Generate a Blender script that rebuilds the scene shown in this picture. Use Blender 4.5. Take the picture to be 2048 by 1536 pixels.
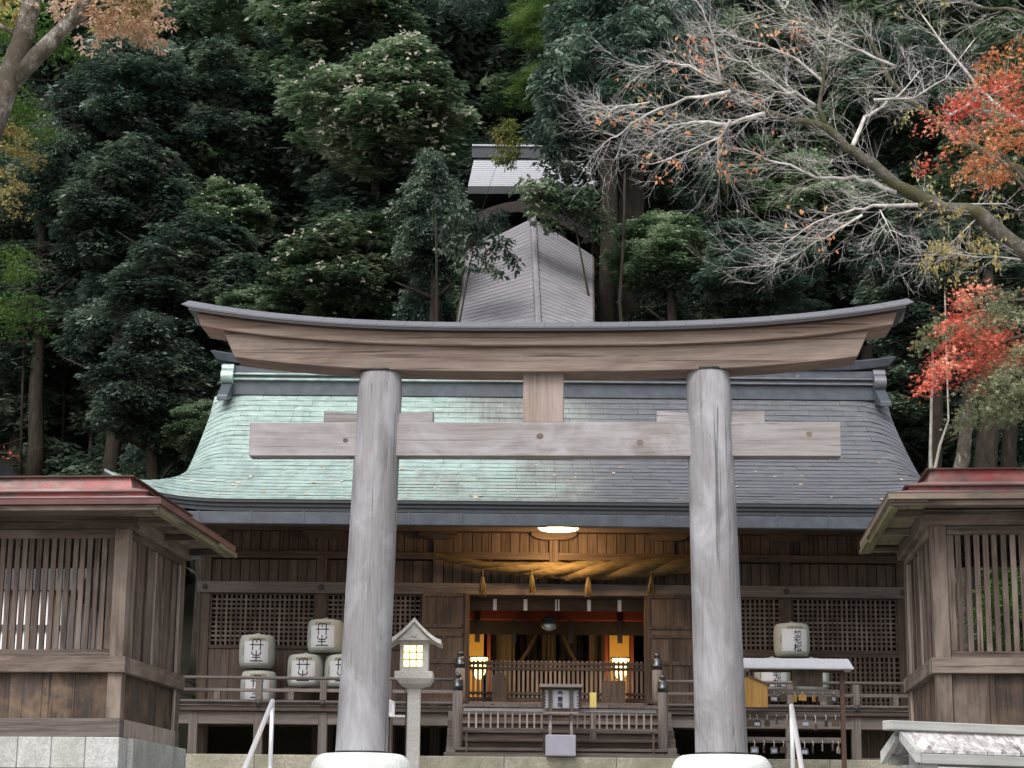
import bpy, math, random
from mathutils import Vector, Matrix, noise as mnoise
rnd = random.Random(7)
for o in list(bpy.data.objects): bpy.data.objects.remove(o)
sc = bpy.context.scene
COL = sc.collection
R = math.radians
# ------------------------------------------------------------ camera
F = 4000.0; PITCH = R(12.98); ROLL = 0.0092
CAM = Vector((0, 0, -0.70))
fwd = Vector((0, math.cos(PITCH), math.sin(PITCH))); up0 = Vector((0, -math.sin(PITCH), math.cos(PITCH))); rt0 = Vector((1, 0, 0))
rt = math.cos(ROLL) * rt0 + math.sin(ROLL) * up0
up = math.cos(ROLL) * up0 - math.sin(ROLL) * rt0
cam = bpy.data.cameras.new('camera'); cam.sensor_width = 36; cam.lens = F / 2048 * 36; cam.clip_start = .2; cam.clip_end = 900
co = bpy.data.objects.new('camera', cam); COL.objects.link(co)
m = Matrix((rt, up, -fwd)).transposed().to_4x4(); m.translation = CAM; co.matrix_world = m
sc.camera = co
# ------------------------------------------------------------ world, sun, exposure
SUN_EL, SUN_AZ = R(52), R(200)     # azimuth clockwise from +Y: the light comes from behind the camera
w = bpy.data.worlds.new('World'); sc.world = w; w.use_nodes = True
nt = w.node_tree; bg = nt.nodes['Background']
sky = nt.nodes.new('ShaderNodeTexSky'); sky.sky_type = 'NISHITA'; sky.sun_disc = False
sky.sun_elevation = SUN_EL; sky.sun_rotation = SUN_AZ; sky.air_density = 1.0; sky.dust_density = 5.0; sky.ozone_density = 1.0
hs = nt.nodes.new('ShaderNodeHueSaturation'); hs.inputs['Saturation'].default_value = .38
nt.links.new(sky.outputs[0], hs.inputs['Color']); nt.links.new(hs.outputs[0], bg.inputs[0]); bg.inputs[1].default_value = .15
sl = bpy.data.lights.new('sun', 'SUN'); sl.energy = .9; sl.angle = R(35); sl.color = (1, .97, .93)
so = bpy.data.objects.new('sun', sl); COL.objects.link(so)
sd = Vector((math.sin(SUN_AZ) * math.cos(SUN_EL), math.cos(SUN_AZ) * math.cos(SUN_EL), math.sin(SUN_EL)))
so.rotation_euler = (-sd).to_track_quat('-Z', 'Y').to_euler()
vs = sc.view_settings; vs.view_transform = 'Standard'; vs.look = 'None'; vs.exposure = .82; vs.gamma = 1; vs.use_curve_mapping = False
sc.cycles.max_bounces = 6; sc.cycles.diffuse_bounces = 4; sc.cycles.glossy_bounces = 2; sc.cycles.transmission_bounces = 3; sc.cycles.transparent_max_bounces = 4
sc.cycles.use_denoising = True

# ------------------------------------------------------------ measuring helpers
def ray(px, py): return (rt * ((px - 1024) / F) + up * ((768 - py) / F) + fwd)
def U(px, py, Y):
    d = ray(px, py); return CAM + d * ((Y - CAM.y) / d.y)
class Frame:
    def __init__(s, ox, oy, oz, rz):
        s.o = Vector((ox, oy, oz)); s.rz = rz; s.M = Matrix.Translation(s.o) @ Matrix.Rotation(rz, 4, 'Z'); s.I = s.M.inverted()
    def at(s, px, py, ly=0):      # local point on the plane local y = ly
        c = s.I @ CAM; d = s.I.to_3x3() @ ray(px, py); return c + d * ((ly - c.y) / d.y)
# ------------------------------------------------------------ mesh helpers
class MB:
    def __init__(s): s.v = []; s.f = []
    def add(s, vs, fs):
        n = len(s.v); s.v += [tuple(p) for p in vs]; s.f += [tuple(i + n for i in f) for f in fs]; return s
    def box(s, x0, x1, y0, y1, z0, z1):
        if x0 > x1: x0, x1 = x1, x0
        return s.add([(x0,y0,z0),(x1,y0,z0),(x1,y1,z0),(x0,y1,z0),(x0,y0,z1),(x1,y0,z1),(x1,y1,z1),(x0,y1,z1)],
                     [(0,3,2,1),(4,5,6,7),(0,1,5,4),(1,2,6,5),(2,3,7,6),(3,0,4,7)])
    def hexa(s, b, t):            # bottom quad and top quad
        return s.add(list(b) + list(t), [(0,3,2,1),(4,5,6,7),(0,1,5,4),(1,2,6,5),(2,3,7,6),(3,0,4,7)])
    def prism(s, poly, y0, y1):   # polygon in x,z swept along y
        n = len(poly)
        return s.add([(x,y0,z) for x,z in poly] + [(x,y1,z) for x,z in poly],
                     [tuple(range(n)), tuple(range(2*n-1, n-1, -1))] + [(i, i+n, (i+1)%n+n, (i+1)%n) for i in range(n)])
    def prismx(s, poly, x0, x1):  # polygon in y,z swept along x
        n = len(poly)
        return s.add([(x0,y,z) for y,z in poly] + [(x1,y,z) for y,z in poly],
                     [tuple(range(n)), tuple(range(2*n-1, n-1, -1))] + [(i, i+n, (i+1)%n+n, (i+1)%n) for i in range(n)])
    def lathe(s, prof, cx=0, cy=0, cz=0, n=20, sy=1.0, cap=True):
        vs = []; fs = []
        for r, z in prof:
            for k in range(n):
                a = 2*math.pi*k/n; vs.append((cx + r*math.cos(a), cy + r*sy*math.sin(a), cz + z))
        for i in range(len(prof)-1):
            for k in range(n):
                a, b = i*n+k, i*n+(k+1)%n; fs.append((a, b, b+n, a+n))
        if cap: fs.append(tuple(range(n-1, -1, -1))); fs.append(tuple((len(prof)-1)*n + k for k in range(n)))
        return s.add(vs, fs)
    def tube(s, pts, rad, n=6, sq=1.0):
        pts = [Vector(p) for p in pts]; L = len(pts)
        rad = rad if isinstance(rad, (list, tuple)) else [rad]*L
        vs = []; fs = []; ref = Vector((0,0,1))
        for i, p in enumerate(pts):
            t = (pts[min(i+1,L-1)] - pts[max(i-1,0)])
            if t.length < 1e-9: t = Vector((0,0,1))
            t.normalize()
            if abs(t.dot(ref)) > .95: a = t.cross(Vector((1,0,0)))
            else: a = t.cross(ref)
            a.normalize(); b = t.cross(a)
            for k in range(n):
                th = 2*math.pi*k/n; vs.append(p + (a*math.cos(th) + b*math.sin(th)*sq) * rad[i])
        for i in range(L-1):
            for k in range(n):
                c, d = i*n+k, i*n+(k+1)%n; fs.append((c, c+n, d+n, d))
        fs.append(tuple(range(n))); fs.append(tuple((L-1)*n+k for k in range(n-1,-1,-1)))
        return s.add(vs, fs)
    def mesh(s, name, mat, smooth=False):
        me = bpy.data.meshes.new(name); me.from_pydata(s.v, [], s.f)
        for m_ in (mat if isinstance(mat, (list, tuple)) else [mat]): me.materials.append(m_)
        if smooth: me.polygons.foreach_set('use_smooth', [True]*len(me.polygons))
        me.update(); return me
    def build(s, name, mat, parent=None, smooth=False, bevel=0, loc=None, auto=False):
        me = s.mesh(name, mat, smooth)
        if auto:
            me.polygons.foreach_set('use_smooth', [True]*len(me.polygons)); me.set_sharp_from_angle(angle=R(35))
        o = put(name, me, parent, loc)
        if bevel:
            b = o.modifiers.new('bevel', 'BEVEL'); b.width = bevel; b.segments = 1; b.limit_method = 'ANGLE'; b.angle_limit = R(40)
        return o
def put(name, me, parent=None, loc=None, rz=0, sc_=None):
    o = bpy.data.objects.new(name, me); COL.objects.link(o)
    if parent is not None: o.parent = parent
    if loc is not None: o.location = loc
    if rz: o.rotation_euler.z = rz
    if sc_ is not None: o.scale = sc_
    return o
def tag(o, label=None, cat=None, group=None, kind=None):
    if label: o['label'] = label
    if cat: o['category'] = cat
    if group: o['group'] = group
    if kind: o['kind'] = kind
    return o
def thing(name, label, cat, loc=(0,0,0), rz=0, group=None):
    o = bpy.data.objects.new(name, None); COL.objects.link(o); o.location = loc; o.rotation_euler.z = rz; o.empty_display_size = .1
    return tag(o, label, cat, group)
def copy_tree(o, parent=None):
    c = o.copy(); COL.objects.link(c)
    if parent is not None: c.parent = parent
    for ch in [x for x in o.children]: copy_tree(ch, c)
    return c
# ------------------------------------------------------------ materials
class NT:
    def __init__(s, name):
        s.m = bpy.data.materials.new(name); s.m.use_nodes = True; s.t = s.m.node_tree; s.b = s.t.nodes['Principled BSDF']
    def n(s, typ, **kw):
        nd = s.t.nodes.new(typ)
        for k, v in kw.items():
            if k.startswith('i_'): nd.inputs[int(k[2:]) if k[2:].isdigit() else k[2:]].default_value = v
            else: setattr(nd, k, v)
        return nd
    def l(s, a, b): s.t.links.new(a, b)
    def coord(s, scale=(1,1,1), kind='Object', jitter=True):
        tc = s.n('ShaderNodeTexCoord'); mp = s.n('ShaderNodeMapping'); mp.inputs['Scale'].default_value = scale
        if jitter:
            oi = s.n('ShaderNodeObjectInfo'); ml = s.n('ShaderNodeMath', operation='MULTIPLY'); ml.inputs[1].default_value = 37.0
            cb = s.n('ShaderNodeCombineXYZ'); s.l(oi.outputs['Random'], ml.inputs[0])
            for i in range(3): s.l(ml.outputs[0], cb.inputs[i])
            ad = s.n('ShaderNodeVectorMath', operation='ADD'); s.l(tc.outputs[kind], ad.inputs[0]); s.l(cb.outputs[0], ad.inputs[1]); s.l(ad.outputs[0], mp.inputs[0])
        else: s.l(tc.outputs[kind], mp.inputs[0])
        return mp.outputs[0]
    def noise(s, vec, scale, detail=4, rough=.6, dist=0):
        nd = s.n('ShaderNodeTexNoise'); nd.inputs['Scale'].default_value = scale; nd.inputs['Detail'].default_value = detail
        nd.inputs['Roughness'].default_value = rough; nd.inputs['Distortion'].default_value = dist; s.l(vec, nd.inputs['Vector']); return nd.outputs['Fac']
    def ramp(s, fac, stops):
        r = s.n('ShaderNodeValToRGB'); cr = r.color_ramp
        while len(cr.elements) > len(stops): cr.elements.remove(cr.elements[-1])
        while len(cr.elements) < len(stops): cr.elements.new(.5)
        for e, (p, c) in zip(cr.elements, stops): e.position = p; e.color = (c[0], c[1], c[2], 1) if not isinstance(c, (int, float)) else (c, c, c, 1)
        s.l(fac, r.inputs[0]); return r.outputs[0]
    def mix(s, fac, a, b, mode='MIX'):
        nd = s.n('ShaderNodeMix', data_type='RGBA', blend_type=mode)
        for sock, val in ((nd.inputs[0], fac), (nd.inputs[6], a), (nd.inputs[7], b)):
            if hasattr(val, 'is_linked'): s.l(val, sock)
            elif isinstance(val, (int, float)): sock.default_value = val
            else: sock.default_value = (*val, 1) if len(val) == 3 else val
        return nd.outputs[2]
    def bump(s, h, strength=.4, dist=.01):
        b = s.n('ShaderNodeBump'); b.inputs['Strength'].default_value = strength; b.inputs['Distance'].default_value = dist
        s.l(h, b.inputs['Height']); s.l(b.outputs[0], s.b.inputs['Normal'])
    def vary(s, col, amt=.25):
        oi = s.n('ShaderNodeObjectInfo'); mr = s.n('ShaderNodeMapRange'); mr.inputs['To Min'].default_value = 1-amt; mr.inputs['To Max'].default_value = 1+amt
        s.l(oi.outputs['Random'], mr.inputs[0]); v = s.n('ShaderNodeVectorMath', operation='SCALE'); s.l(col, v.inputs[0]); s.l(mr.outputs[0], v.inputs['Scale']); return v.outputs[0]
    def out(s, col, rough=.8, spec=.3, metal=0):
        if hasattr(col, 'is_linked'): s.l(col, s.b.inputs['Base Color'])
        else: s.b.inputs['Base Color'].default_value = (*col, 1)
        if hasattr(rough, 'is_linked'): s.l(rough, s.b.inputs['Roughness'])
        else: s.b.inputs['Roughness'].default_value = rough
        s.b.inputs['Specular IOR Level'].default_value = spec; s.b.inputs['Metallic'].default_value = metal
        return s.m
def wood(name, dark, mid, light, axis='x', fine=34, patch=1.6, vary=.18, patchcol=None, patchamt=.5, mould=None, stretch=.35):
    k = NT(name); sc_ = {'x': (.045,1,1), 'y': (1,.045,1), 'z': (1,1,.045)}[axis]
    v = k.coord(sc_); g = k.noise(v, fine, 5, .7, .4); g2 = k.noise(v, fine*.22, 3, .6, .8)
    c = k.ramp(g, [(.3, dark), (.5, mid), (.72, light)])
    sc2 = {'x': (stretch,1,1), 'y': (1,stretch,1), 'z': (1,1,stretch)}[axis]
    p = k.noise(k.coord(sc2), patch, 5, .65, .6)
    c = k.mix(k.ramp(g2, [(.35, 0.0), (.7, .55)]), c, light)
    if patchcol: c = k.mix(k.ramp(p, [(.45, 0.0), (.68, patchamt)]), c, patchcol)
    else: c = k.mix(k.ramp(p, [(.35, .45), (.62, 0.0)]), c, dark)
    if mould:
        q = k.noise(k.coord(), patch*1.7, 6, .7); c = k.mix(k.ramp(q, [(.56, 0.0), (.7, .6)]), c, mould)
    cr = k.noise(k.coord({'x': (.02,1,1), 'y': (1,.02,1), 'z': (1,1,.02)}[axis]), 13, 3, .8, .3)
    c = k.mix(k.ramp(cr, [(.60, 0.0), (.66, .75)]), c, tuple(q*.45 for q in dark))
    if vary: c = k.vary(c, vary)
    k.bump(g, .35, .006); return k.out(c, .82, .25)
def plain(name, col, rough=.7, spec=.3, metal=0, var=.12, sc_=6, bump=0):
    k = NT(name); n_ = k.noise(k.coord(), sc_, 5, .65)
    c = k.mix(n_, tuple(x*(1-var*1.6) for x in col), tuple(min(1, x*(1+var*1.6)) for x in col))
    if bump: k.bump(n_, bump, .01)
    return k.out(c, rough, spec, metal)
def emis(name, col, st):
    k = NT(name); k.b.inputs['Emission Color'].default_value = (*col, 1); k.b.inputs['Emission Strength'].default_value = st
    return k.out(tuple(x*.6 for x in col), .6)
M = {}
# torii timber
PILL = dict(dark=(.135,.128,.132), mid=(.19,.184,.193), light=(.255,.25,.262))
M['pillar'] = wood('pillar_timber', **PILL, axis='z', fine=34, patch=1.7, vary=.05, patchcol=(.39,.40,.435), patchamt=.72, stretch=.55)
M['nuki'] = wood('tie_beam_timber', (.13,.112,.108), (.20,.187,.184), (.275,.26,.26), 'x', 24, 1.5, .05, (.35,.345,.37), .8, stretch=.6)
M['kasagi'] = wood('lintel_timber', (.13,.083,.060), (.24,.182,.148), (.34,.283,.245), 'x', 20, 1.1, .06, (.17,.11,.085), .55)
M['shimaki'] = wood('sub_lintel_timber', (.095,.066,.052), (.19,.147,.122), (.27,.222,.193), 'x', 20, 1.3, .06, (.085,.058,.05), .7)
M['strut'] = wood('strut_timber', (.14,.105,.085), (.225,.18,.155), (.30,.25,.225), 'z', 24, 1.4, .05, (.31,.275,.26), .5)
# hall and gatehouse timbers
for ax in 'xyz':
    M['hall_'+ax] = wood('hall_timber_'+ax, (.028,.020,.016), (.072,.052,.042), (.135,.103,.086), ax, 34, 1.5, .2)
    M['grey_'+ax] = wood('silvered_timber_'+ax, (.05,.040,.036), (.11,.092,.085), (.19,.168,.158), ax, 34, 1.7, .16)
    M['gate_'+ax] = wood('gatehouse_timber_'+ax, (.026,.018,.015), (.066,.048,.039), (.145,.112,.095), ax, 30, 2.1, .26, (.27,.225,.19), .6)
    M['moss_'+ax] = wood('mossy_timber_'+ax, (.06,.05,.035), (.13,.11,.08), (.22,.20,.14), ax, 30, 2.5, .2, (.17,.2,.05), .7)
M['board'] = wood('sooty_board', (.016,.014,.015), (.042,.033,.030), (.085,.063,.05), 'z', 22, 2.4, .25, (.20,.135,.085), .6, stretch=1.0)
M['pale_z'] = wood('bleached_timber_z', (.15,.11,.09), (.30,.25,.215), (.45,.40,.37), 'z', 28, 2.6, .1, (.12,.10,.09), .6)
M['dark_brown'] = wood('deep_brown_timber', (.014,.011,.010), (.030,.023,.020), (.055,.043,.037), 'x', 20, 2, .1)  # very dark brown wood for the curved gable board
M['dirt'] = plain('packed_earth', (.10,.085,.065), .95, .1, 0, .3, 3, .5)
M['dark'] = plain('near_black_lining', (.012,.010,.009), .9, .1)  # one near-black tone for linings, backings and hill building walls
# stone
def stone(name, a, b, c3, sc_=9, moss=0):
    k = NT(name); v = k.coord(); n1 = k.noise(v, sc_*5, 6, .75); n2 = k.noise(v, sc_*.3, 4, .6); vo = k.noise(v, sc_*22, 2, .5)
    c = k.ramp(n1, [(.32, a), (.52, b), (.7, c3)]); c = k.mix(k.ramp(n2, [(.42, 0.0), (.66, .6)]), c, a)
    c = k.mix(k.ramp(vo, [(.42, .35), (.5, 0.0)]), c, tuple(x*.5 for x in a))
    if moss: c = k.mix(k.ramp(n2, [(.5, 0.0), (.66, moss)]), c, (.14,.16,.07))
    c = k.vary(c, .08); k.bump(n1, .5, .008); return k.out(c, .85, .25)
M['granite'] = stone('granite_block', (.27,.28,.27), (.44,.45,.44), (.60,.61,.60), 7, .2)
M['lantern_stone'] = stone('lantern_stone', (.40,.385,.36), (.56,.545,.52), (.70,.69,.66), 6)
M['edge_stone'] = stone('terrace_stone', (.26,.245,.19), (.43,.41,.33), (.58,.55,.47), 5, .35)
M['plinth'] = stone('white_plinth_stone', (.52,.56,.53), (.70,.73,.72), (.80,.82,.81), 3)
M['gravel'] = stone('gravel_ground', (.20,.19,.17), (.32,.31,.28), (.44,.43,.40), 6)
# metals
M['cap_metal'] = plain('grey_copper_cap', (.20,.20,.225), .32, .6, .35, .2, 2)
M['chrome'] = plain('brushed_steel', (.74,.75,.78), .38, .6, .55, .03)
M['black_metal'] = plain('black_metal', (.022,.022,.025), .4, .5, .3)
M['giboshi'] = plain('dark_bronze', (.055,.058,.062), .28, .6, .6, .25, 8)
def copper_roof():
    k = NT('patinated_copper'); tc = k.n('ShaderNodeTexCoord'); sp = k.n('ShaderNodeSeparateXYZ'); k.l(tc.outputs['Object'], sp.inputs[0])
    big = k.noise(tc.outputs['Object'], .55, 5, .65, .5)
    ad = k.n('ShaderNodeMath', operation='MULTIPLY_ADD'); k.l(big, ad.inputs[0]); ad.inputs[1].default_value = 7.5; k.l(sp.outputs[0], ad.inputs[2])
    mr = k.n('ShaderNodeMapRange'); mr.inputs['From Min'].default_value = .8; mr.inputs['From Max'].default_value = 6.2; k.l(ad.outputs[0], mr.inputs[0])
    fine = k.noise(k.coord((.8,3,3), jitter=False), 5, 6, .7); st = k.noise(k.coord((3.5,.3,.3), jitter=False), 4, 5, .7)
    green = k.ramp(fine, [(.3, (.17,.25,.225)), (.5, (.285,.38,.35)), (.7, (.47,.57,.54))])
    slate = k.ramp(fine, [(.3, (.07,.073,.085)), (.5, (.108,.112,.127)), (.7, (.162,.166,.18))])
    brown = k.ramp(st, [(.35, (.17,.18,.165)), (.65, (.27,.30,.27))])
    c = k.mix(k.ramp(mr.outputs[0], [(.2, 0.0), (.5, 1.0)]), green, brown); c = k.mix(k.ramp(mr.outputs[0], [(.42, 0.0), (.8, 1.0)]), c, slate)
    oi = k.vary(c, .07)
    stain = k.noise(k.coord((2.2,.5,.5), jitter=False), 1.6, 6, .72, .8); c = k.mix(k.ramp(stain, [(.5, 0.0), (.64, .38)]), oi, (.13,.135,.13)); oi = c
    k.bump(fine, .12, .01); return k.out(oi, k.ramp(fine, [(.3, .34), (.7, .5)]), .55, .12)
M['copper'] = copper_roof()
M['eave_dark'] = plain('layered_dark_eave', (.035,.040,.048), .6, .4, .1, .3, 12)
M['gutter'] = plain('weathered_gutter_copper', (.058,.069,.084), .4, .5, .2, .45, 5)
def redroof():
    k = NT('worn_red_paint_copper'); v = k.coord((.5,1,1)); a = k.noise(v, 2.2, 5, .65, .5); b = k.noise(v, 14, 4, .6)
    c = k.ramp(a, [(.38, (.055,.035,.033)), (.46, (.14,.055,.05)), (.55, (.27,.040,.04)), (.7, (.37,.07,.065))])
    c = k.mix(k.ramp(b, [(.45, 0.0), (.7, .45)]), c, (.24,.18,.16)); k.bump(b, .2, .01); return k.out(c, .5, .5)
M['red_roof'] = redroof()
def pinkroof():
    k = NT('bleached_red_paint'); v = k.coord((.5,1,1)); a = k.noise(v, 3, 5, .65, .5)
    return k.out(k.ramp(a, [(.35, (.19,.085,.08)), (.55, (.30,.20,.195)), (.7, (.42,.36,.37))]), .4, .5)
M['pink_roof'] = pinkroof()
def fascia():
    k = NT('weathered_fascia'); v = k.coord((.4,1,1)); a = k.noise(v, 4, 6, .7, .5)
    return k.out(k.ramp(a, [(.35, (.10,.09,.07)), (.5, (.17,.145,.115)), (.62, (.22,.16,.13)), (.74, (.27,.08,.07))]), .75, .3)
M['fascia'] = fascia()
M['fascia_red'] = plain('dull_red_fascia', (.095,.04,.036), .6, .4, 0, .35, 4)
M['grey_roof'] = plain('grey_bark_roof', (.17,.165,.18), .8, .25, 0, .3, 2.6, .6)
M['pale_roof'] = plain('pale_metal_roof', (.37,.38,.41), .45, .4, 0, .12, 10, .2)
M['white'] = plain('white_plaster', (.78,.78,.80), .6, .3, 0, .04)
M['vermilion'] = plain('vermilion_lacquer', (.085,.014,.009), .6, .3)
M['straw'] = wood('rice_straw', (.045,.032,.014), (.095,.068,.03), (.16,.12,.058), 'x', 55, 5, .1)
M['paper'] = plain('paper', (.72,.70,.66), .8, .2, 0, .05)
M['barrel'] = plain('barrel_wrap', (.27,.28,.25), .7, .3, 0, .1, 12, .2)
M['barrel_face'] = plain('barrel_label', (.41,.415,.425), .6, .3, 0, .05, 8)
M['ink'] = plain('black_ink', (.012,.012,.013), .7, .2)
M['blue_ink'] = plain('blue_black_ink', (.03,.035,.075), .7, .2)
M['red_ink'] = plain('faded_red_ink', (.55,.16,.10), .7, .2)
M['brown_ink'] = plain('leaf_brown_print', (.17,.14,.09), .7, .2, 0, .4, 30)
M['cloth'] = plain('white_cloth', (.62,.62,.68), .85, .2, 0, .05)
M['rope'] = plain('white_cord', (.60,.56,.48), .85, .1)
M['yellow_paper'] = plain('yellow_paper', (.62,.50,.16), .8, .2, 0, .08)
M['new_wood'] = wood('new_honey_timber', (.20,.105,.03), (.32,.18,.05), (.42,.26,.09), 'z', 20, 2, .05)
M['rust_and_shadow'] = plain('rust_and_shadow_brown', (.09,.055,.042), .8, .3, 0, .3, 20)  # rust on the fittings; also colours the shadow lines of the gatehouse roofs
M['gold'] = plain('gilded_panel', (.75,.52,.14), .55, .5, .1, .15, 5)
M['curtain'] = plain('grey_brown_curtain', (.085,.072,.06), .85, .2, 0, .2, 6)
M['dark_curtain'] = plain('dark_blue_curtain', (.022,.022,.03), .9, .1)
M['blind'] = wood('split_bamboo_blind', (.02,.014,.010), (.07,.045,.028), (.11,.075,.045), 'x', 60, 3, .05)
M['mirror'] = plain('polished_mirror', (.42,.46,.48), .25, .6, .85)
M['purple_cloth'] = plain('lavender_cloth', (.36,.35,.42), .8, .2)
M['lamp_glow'] = emis('lamp_glow', (1, .78, .42), 9)
M['window_glow'] = emis('window_glow', (1, .67, .28), 1.9)
M['bonbori_glow'] = emis('paper_lantern_glow', (1, .70, .25), 3.2)
# foliage
def leafmat(name, a, b, c3, rough=.45, spec=.5, trans=.4, sc_=.55, vary=.25, fine=7):
    k = NT(name); v = k.coord(); n1 = k.noise(v, sc_, 3, .6); n2 = k.noise(v, fine, 3, .7)
    c = k.ramp(n1, [(.38, a), (.52, b), (.64, c3)]); c = k.mix(k.ramp(n2, [(.35, .5), (.55, 0.0)]), c, a); c = k.mix(k.ramp(n2, [(.58, 0.0), (.74, .6)]), c, c3)
    if vary: c = k.vary(c, vary)
    k.out(c, rough, spec)
    tr = k.n('ShaderNodeBsdfTranslucent'); k.l(c, tr.inputs[0]); mx = k.n('ShaderNodeMixShader'); mx.inputs[0].default_value = trans
    k.l(k.b.outputs[0], mx.inputs[1]); k.l(tr.outputs[0], mx.inputs[2]); k.l(mx.outputs[0], k.t.nodes['Material Output'].inputs[0]); return k.m
M['lf_oak'] = leafmat('glossy_oak_leaves', (.044,.078,.042), (.125,.19,.098), (.31,.38,.25), .38, .6)
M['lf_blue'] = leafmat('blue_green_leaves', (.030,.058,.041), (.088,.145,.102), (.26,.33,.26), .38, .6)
M['lf_shade'] = leafmat('shade_darkened_leaves', (.028,.049,.035), (.072,.114,.077), (.185,.24,.17), .45, .5)  # leaf colour darkened to stand for the deep shade of the wood
M['lf_cedar'] = leafmat('cedar_sprays', (.045,.085,.022), (.095,.165,.04), (.17,.25,.07), .7, .2)
M['lf_cedarold'] = leafmat('yellowing_cedar_sprays', (.12,.15,.04), (.22,.25,.08), (.34,.26,.09), .7, .2)
M['lf_pale'] = leafmat('pale_underside_leaves', (.45,.44,.34), (.58,.56,.46), (.70,.67,.56), .7, .2)
M['lf_red'] = leafmat('red_maple_leaves', (.55,.08,.06), (.78,.21,.14), (.84,.42,.28), .6, .3, .35, 1.5, 0)
M['lf_orange'] = leafmat('orange_maple_leaves', (.48,.15,.07), (.68,.30,.13), (.72,.46,.22), .6, .3, .35, 1.5, 0)
M['lf_green'] = leafmat('grey_green_maple_leaves', (.15,.18,.09), (.27,.30,.17), (.40,.42,.27), .6, .3, .35, 1.5, 0)
M['lf_vivid'] = leafmat('vivid_green_maple_leaves', (.035,.085,.012), (.065,.15,.022), (.12,.22,.04), .6, .3, .35, 1.5, 0)
M['lf_yellow'] = leafmat('yellow_leaves', (.22,.18,.06), (.36,.30,.10), (.48,.43,.19), .6, .3, .35, 1.5, 0)
M['lf_tan'] = leafmat('tan_autumn_leaves', (.42,.27,.16), (.66,.48,.35), (.80,.66,.52), .6, .3, .4, 1.2, 0)
def bark(name, a, b, c3, sc_=6, axis=(1,1,.2), moss=None):
    k = NT(name); v = k.coord(axis); n1 = k.noise(v, sc_*2, 6, .75, .3); n2 = k.noise(k.coord(), sc_*.35, 4, .6)
    c = k.ramp(n1, [(.35, a), (.52, b), (.68, c3)])
    if moss: c = k.mix(k.ramp(n2, [(.42, 0.0), (.56, .85)]), c, moss)
    k.bump(n1, .8, .02); return k.out(c, .9, .2)
M['bark_dark'] = bark('dark_cedar_bark', (.010,.008,.006), (.022,.018,.013), (.042,.035,.025))
M['bark_mottled'] = bark('mottled_grey_bark', (.04,.032,.025), (.14,.125,.105), (.42,.40,.375), 5.5, (1,1,.8), (.055,.045,.032))
M['bark_moss'] = bark('mossy_cherry_bark', (.045,.04,.032), (.09,.083,.07), (.18,.165,.15), 8, (1,1,1), (.055,.056,.022))
M['twig'] = bark('pale_cherry_twigs', (.22,.205,.19), (.44,.42,.40), (.70,.69,.67), 2.2, (1,1,1))
M['dark_twig'] = bark('dark_maple_twigs', (.02,.015,.012), (.04,.03,.025), (.07,.055,.05), 5, (1,1,1))
M['bark_birch'] = bark('pale_slim_bark', (.14,.13,.11), (.26,.25,.22), (.42,.40,.37), 5, (1,1,.4))

# ------------------------------------------------------------ ground
def grid(x0, x1, y0, y1, nx, ny, fz):
    mb = MB(); mb.v = [(x0+(x1-x0)*i/nx, y0+(y1-y0)*j/ny, fz(x0+(x1-x0)*i/nx, y0+(y1-y0)*j/ny)) for j in range(ny+1) for i in range(nx+1)]
    mb.f = [(j*(nx+1)+i, j*(nx+1)+i+1, (j+1)*(nx+1)+i+1, (j+1)*(nx+1)+i) for j in range(ny) for i in range(nx)]; return mb
def hz(x, y):
    t = max(0, y-43); z = t*.62 + .7*math.sin(x*.11)*min(1, t/10) + .9*mnoise.noise(Vector((x*.08, y*.08, 0)))*min(1, t/6)
    if y > 122: z = (122-43)*.62
    return z + .0
def gz(x, y):
    if y < 16.2: z = -2.3
    elif y < 21.0:
        z = 0 if False else -2.3 + 2.3*(y-16.2)/4.8
    else: z = 0
    return z
STAIR0, STAIR1 = 16.2, 21.0
tag(grid(-300, 300, -200, 16.2, 4, 4, lambda x, y: -2.3).build('lower_ground', M['gravel']), kind='structure')
bank = MB()
for xa, xb in ((-60, -3.9), (4.9, 60)): bank.add([(xa,16.2,-2.3),(xb,16.2,-2.3),(xb,21.0,0),(xa,21.0,0)], [(0,1,2,3)])
tag(bank.build('earth_bank', M['dirt']), kind='structure')
tag(grid(-60, 60, 21.0, 44, 4, 6, lambda x, y: 0).build('upper_ground', M['gravel']), kind='structure')
tag(grid(-160, 160, 43.9, 260, 80, 70, hz).build('hillside', plain('forest_floor', (.010,.010,.007), .95, .1, 0, .4, 1.5, .6), smooth=True), kind='structure')
flight = thing('stone_stairs', 'broad flight of stone steps climbing from the lower ground to the torii', 'steps', (.5, 21.0, 0))
NS = 14
for i in range(NS):
    z1 = -2.3*(i)/NS; z0 = -2.3; y1 = -4.8*i/NS
    MB().box(-4.4, 4.4, y1-4.8/NS, y1, z0 if i == NS-1 else z1-.35, z1).build('step', M['granite'], flight, bevel=.01)

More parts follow.
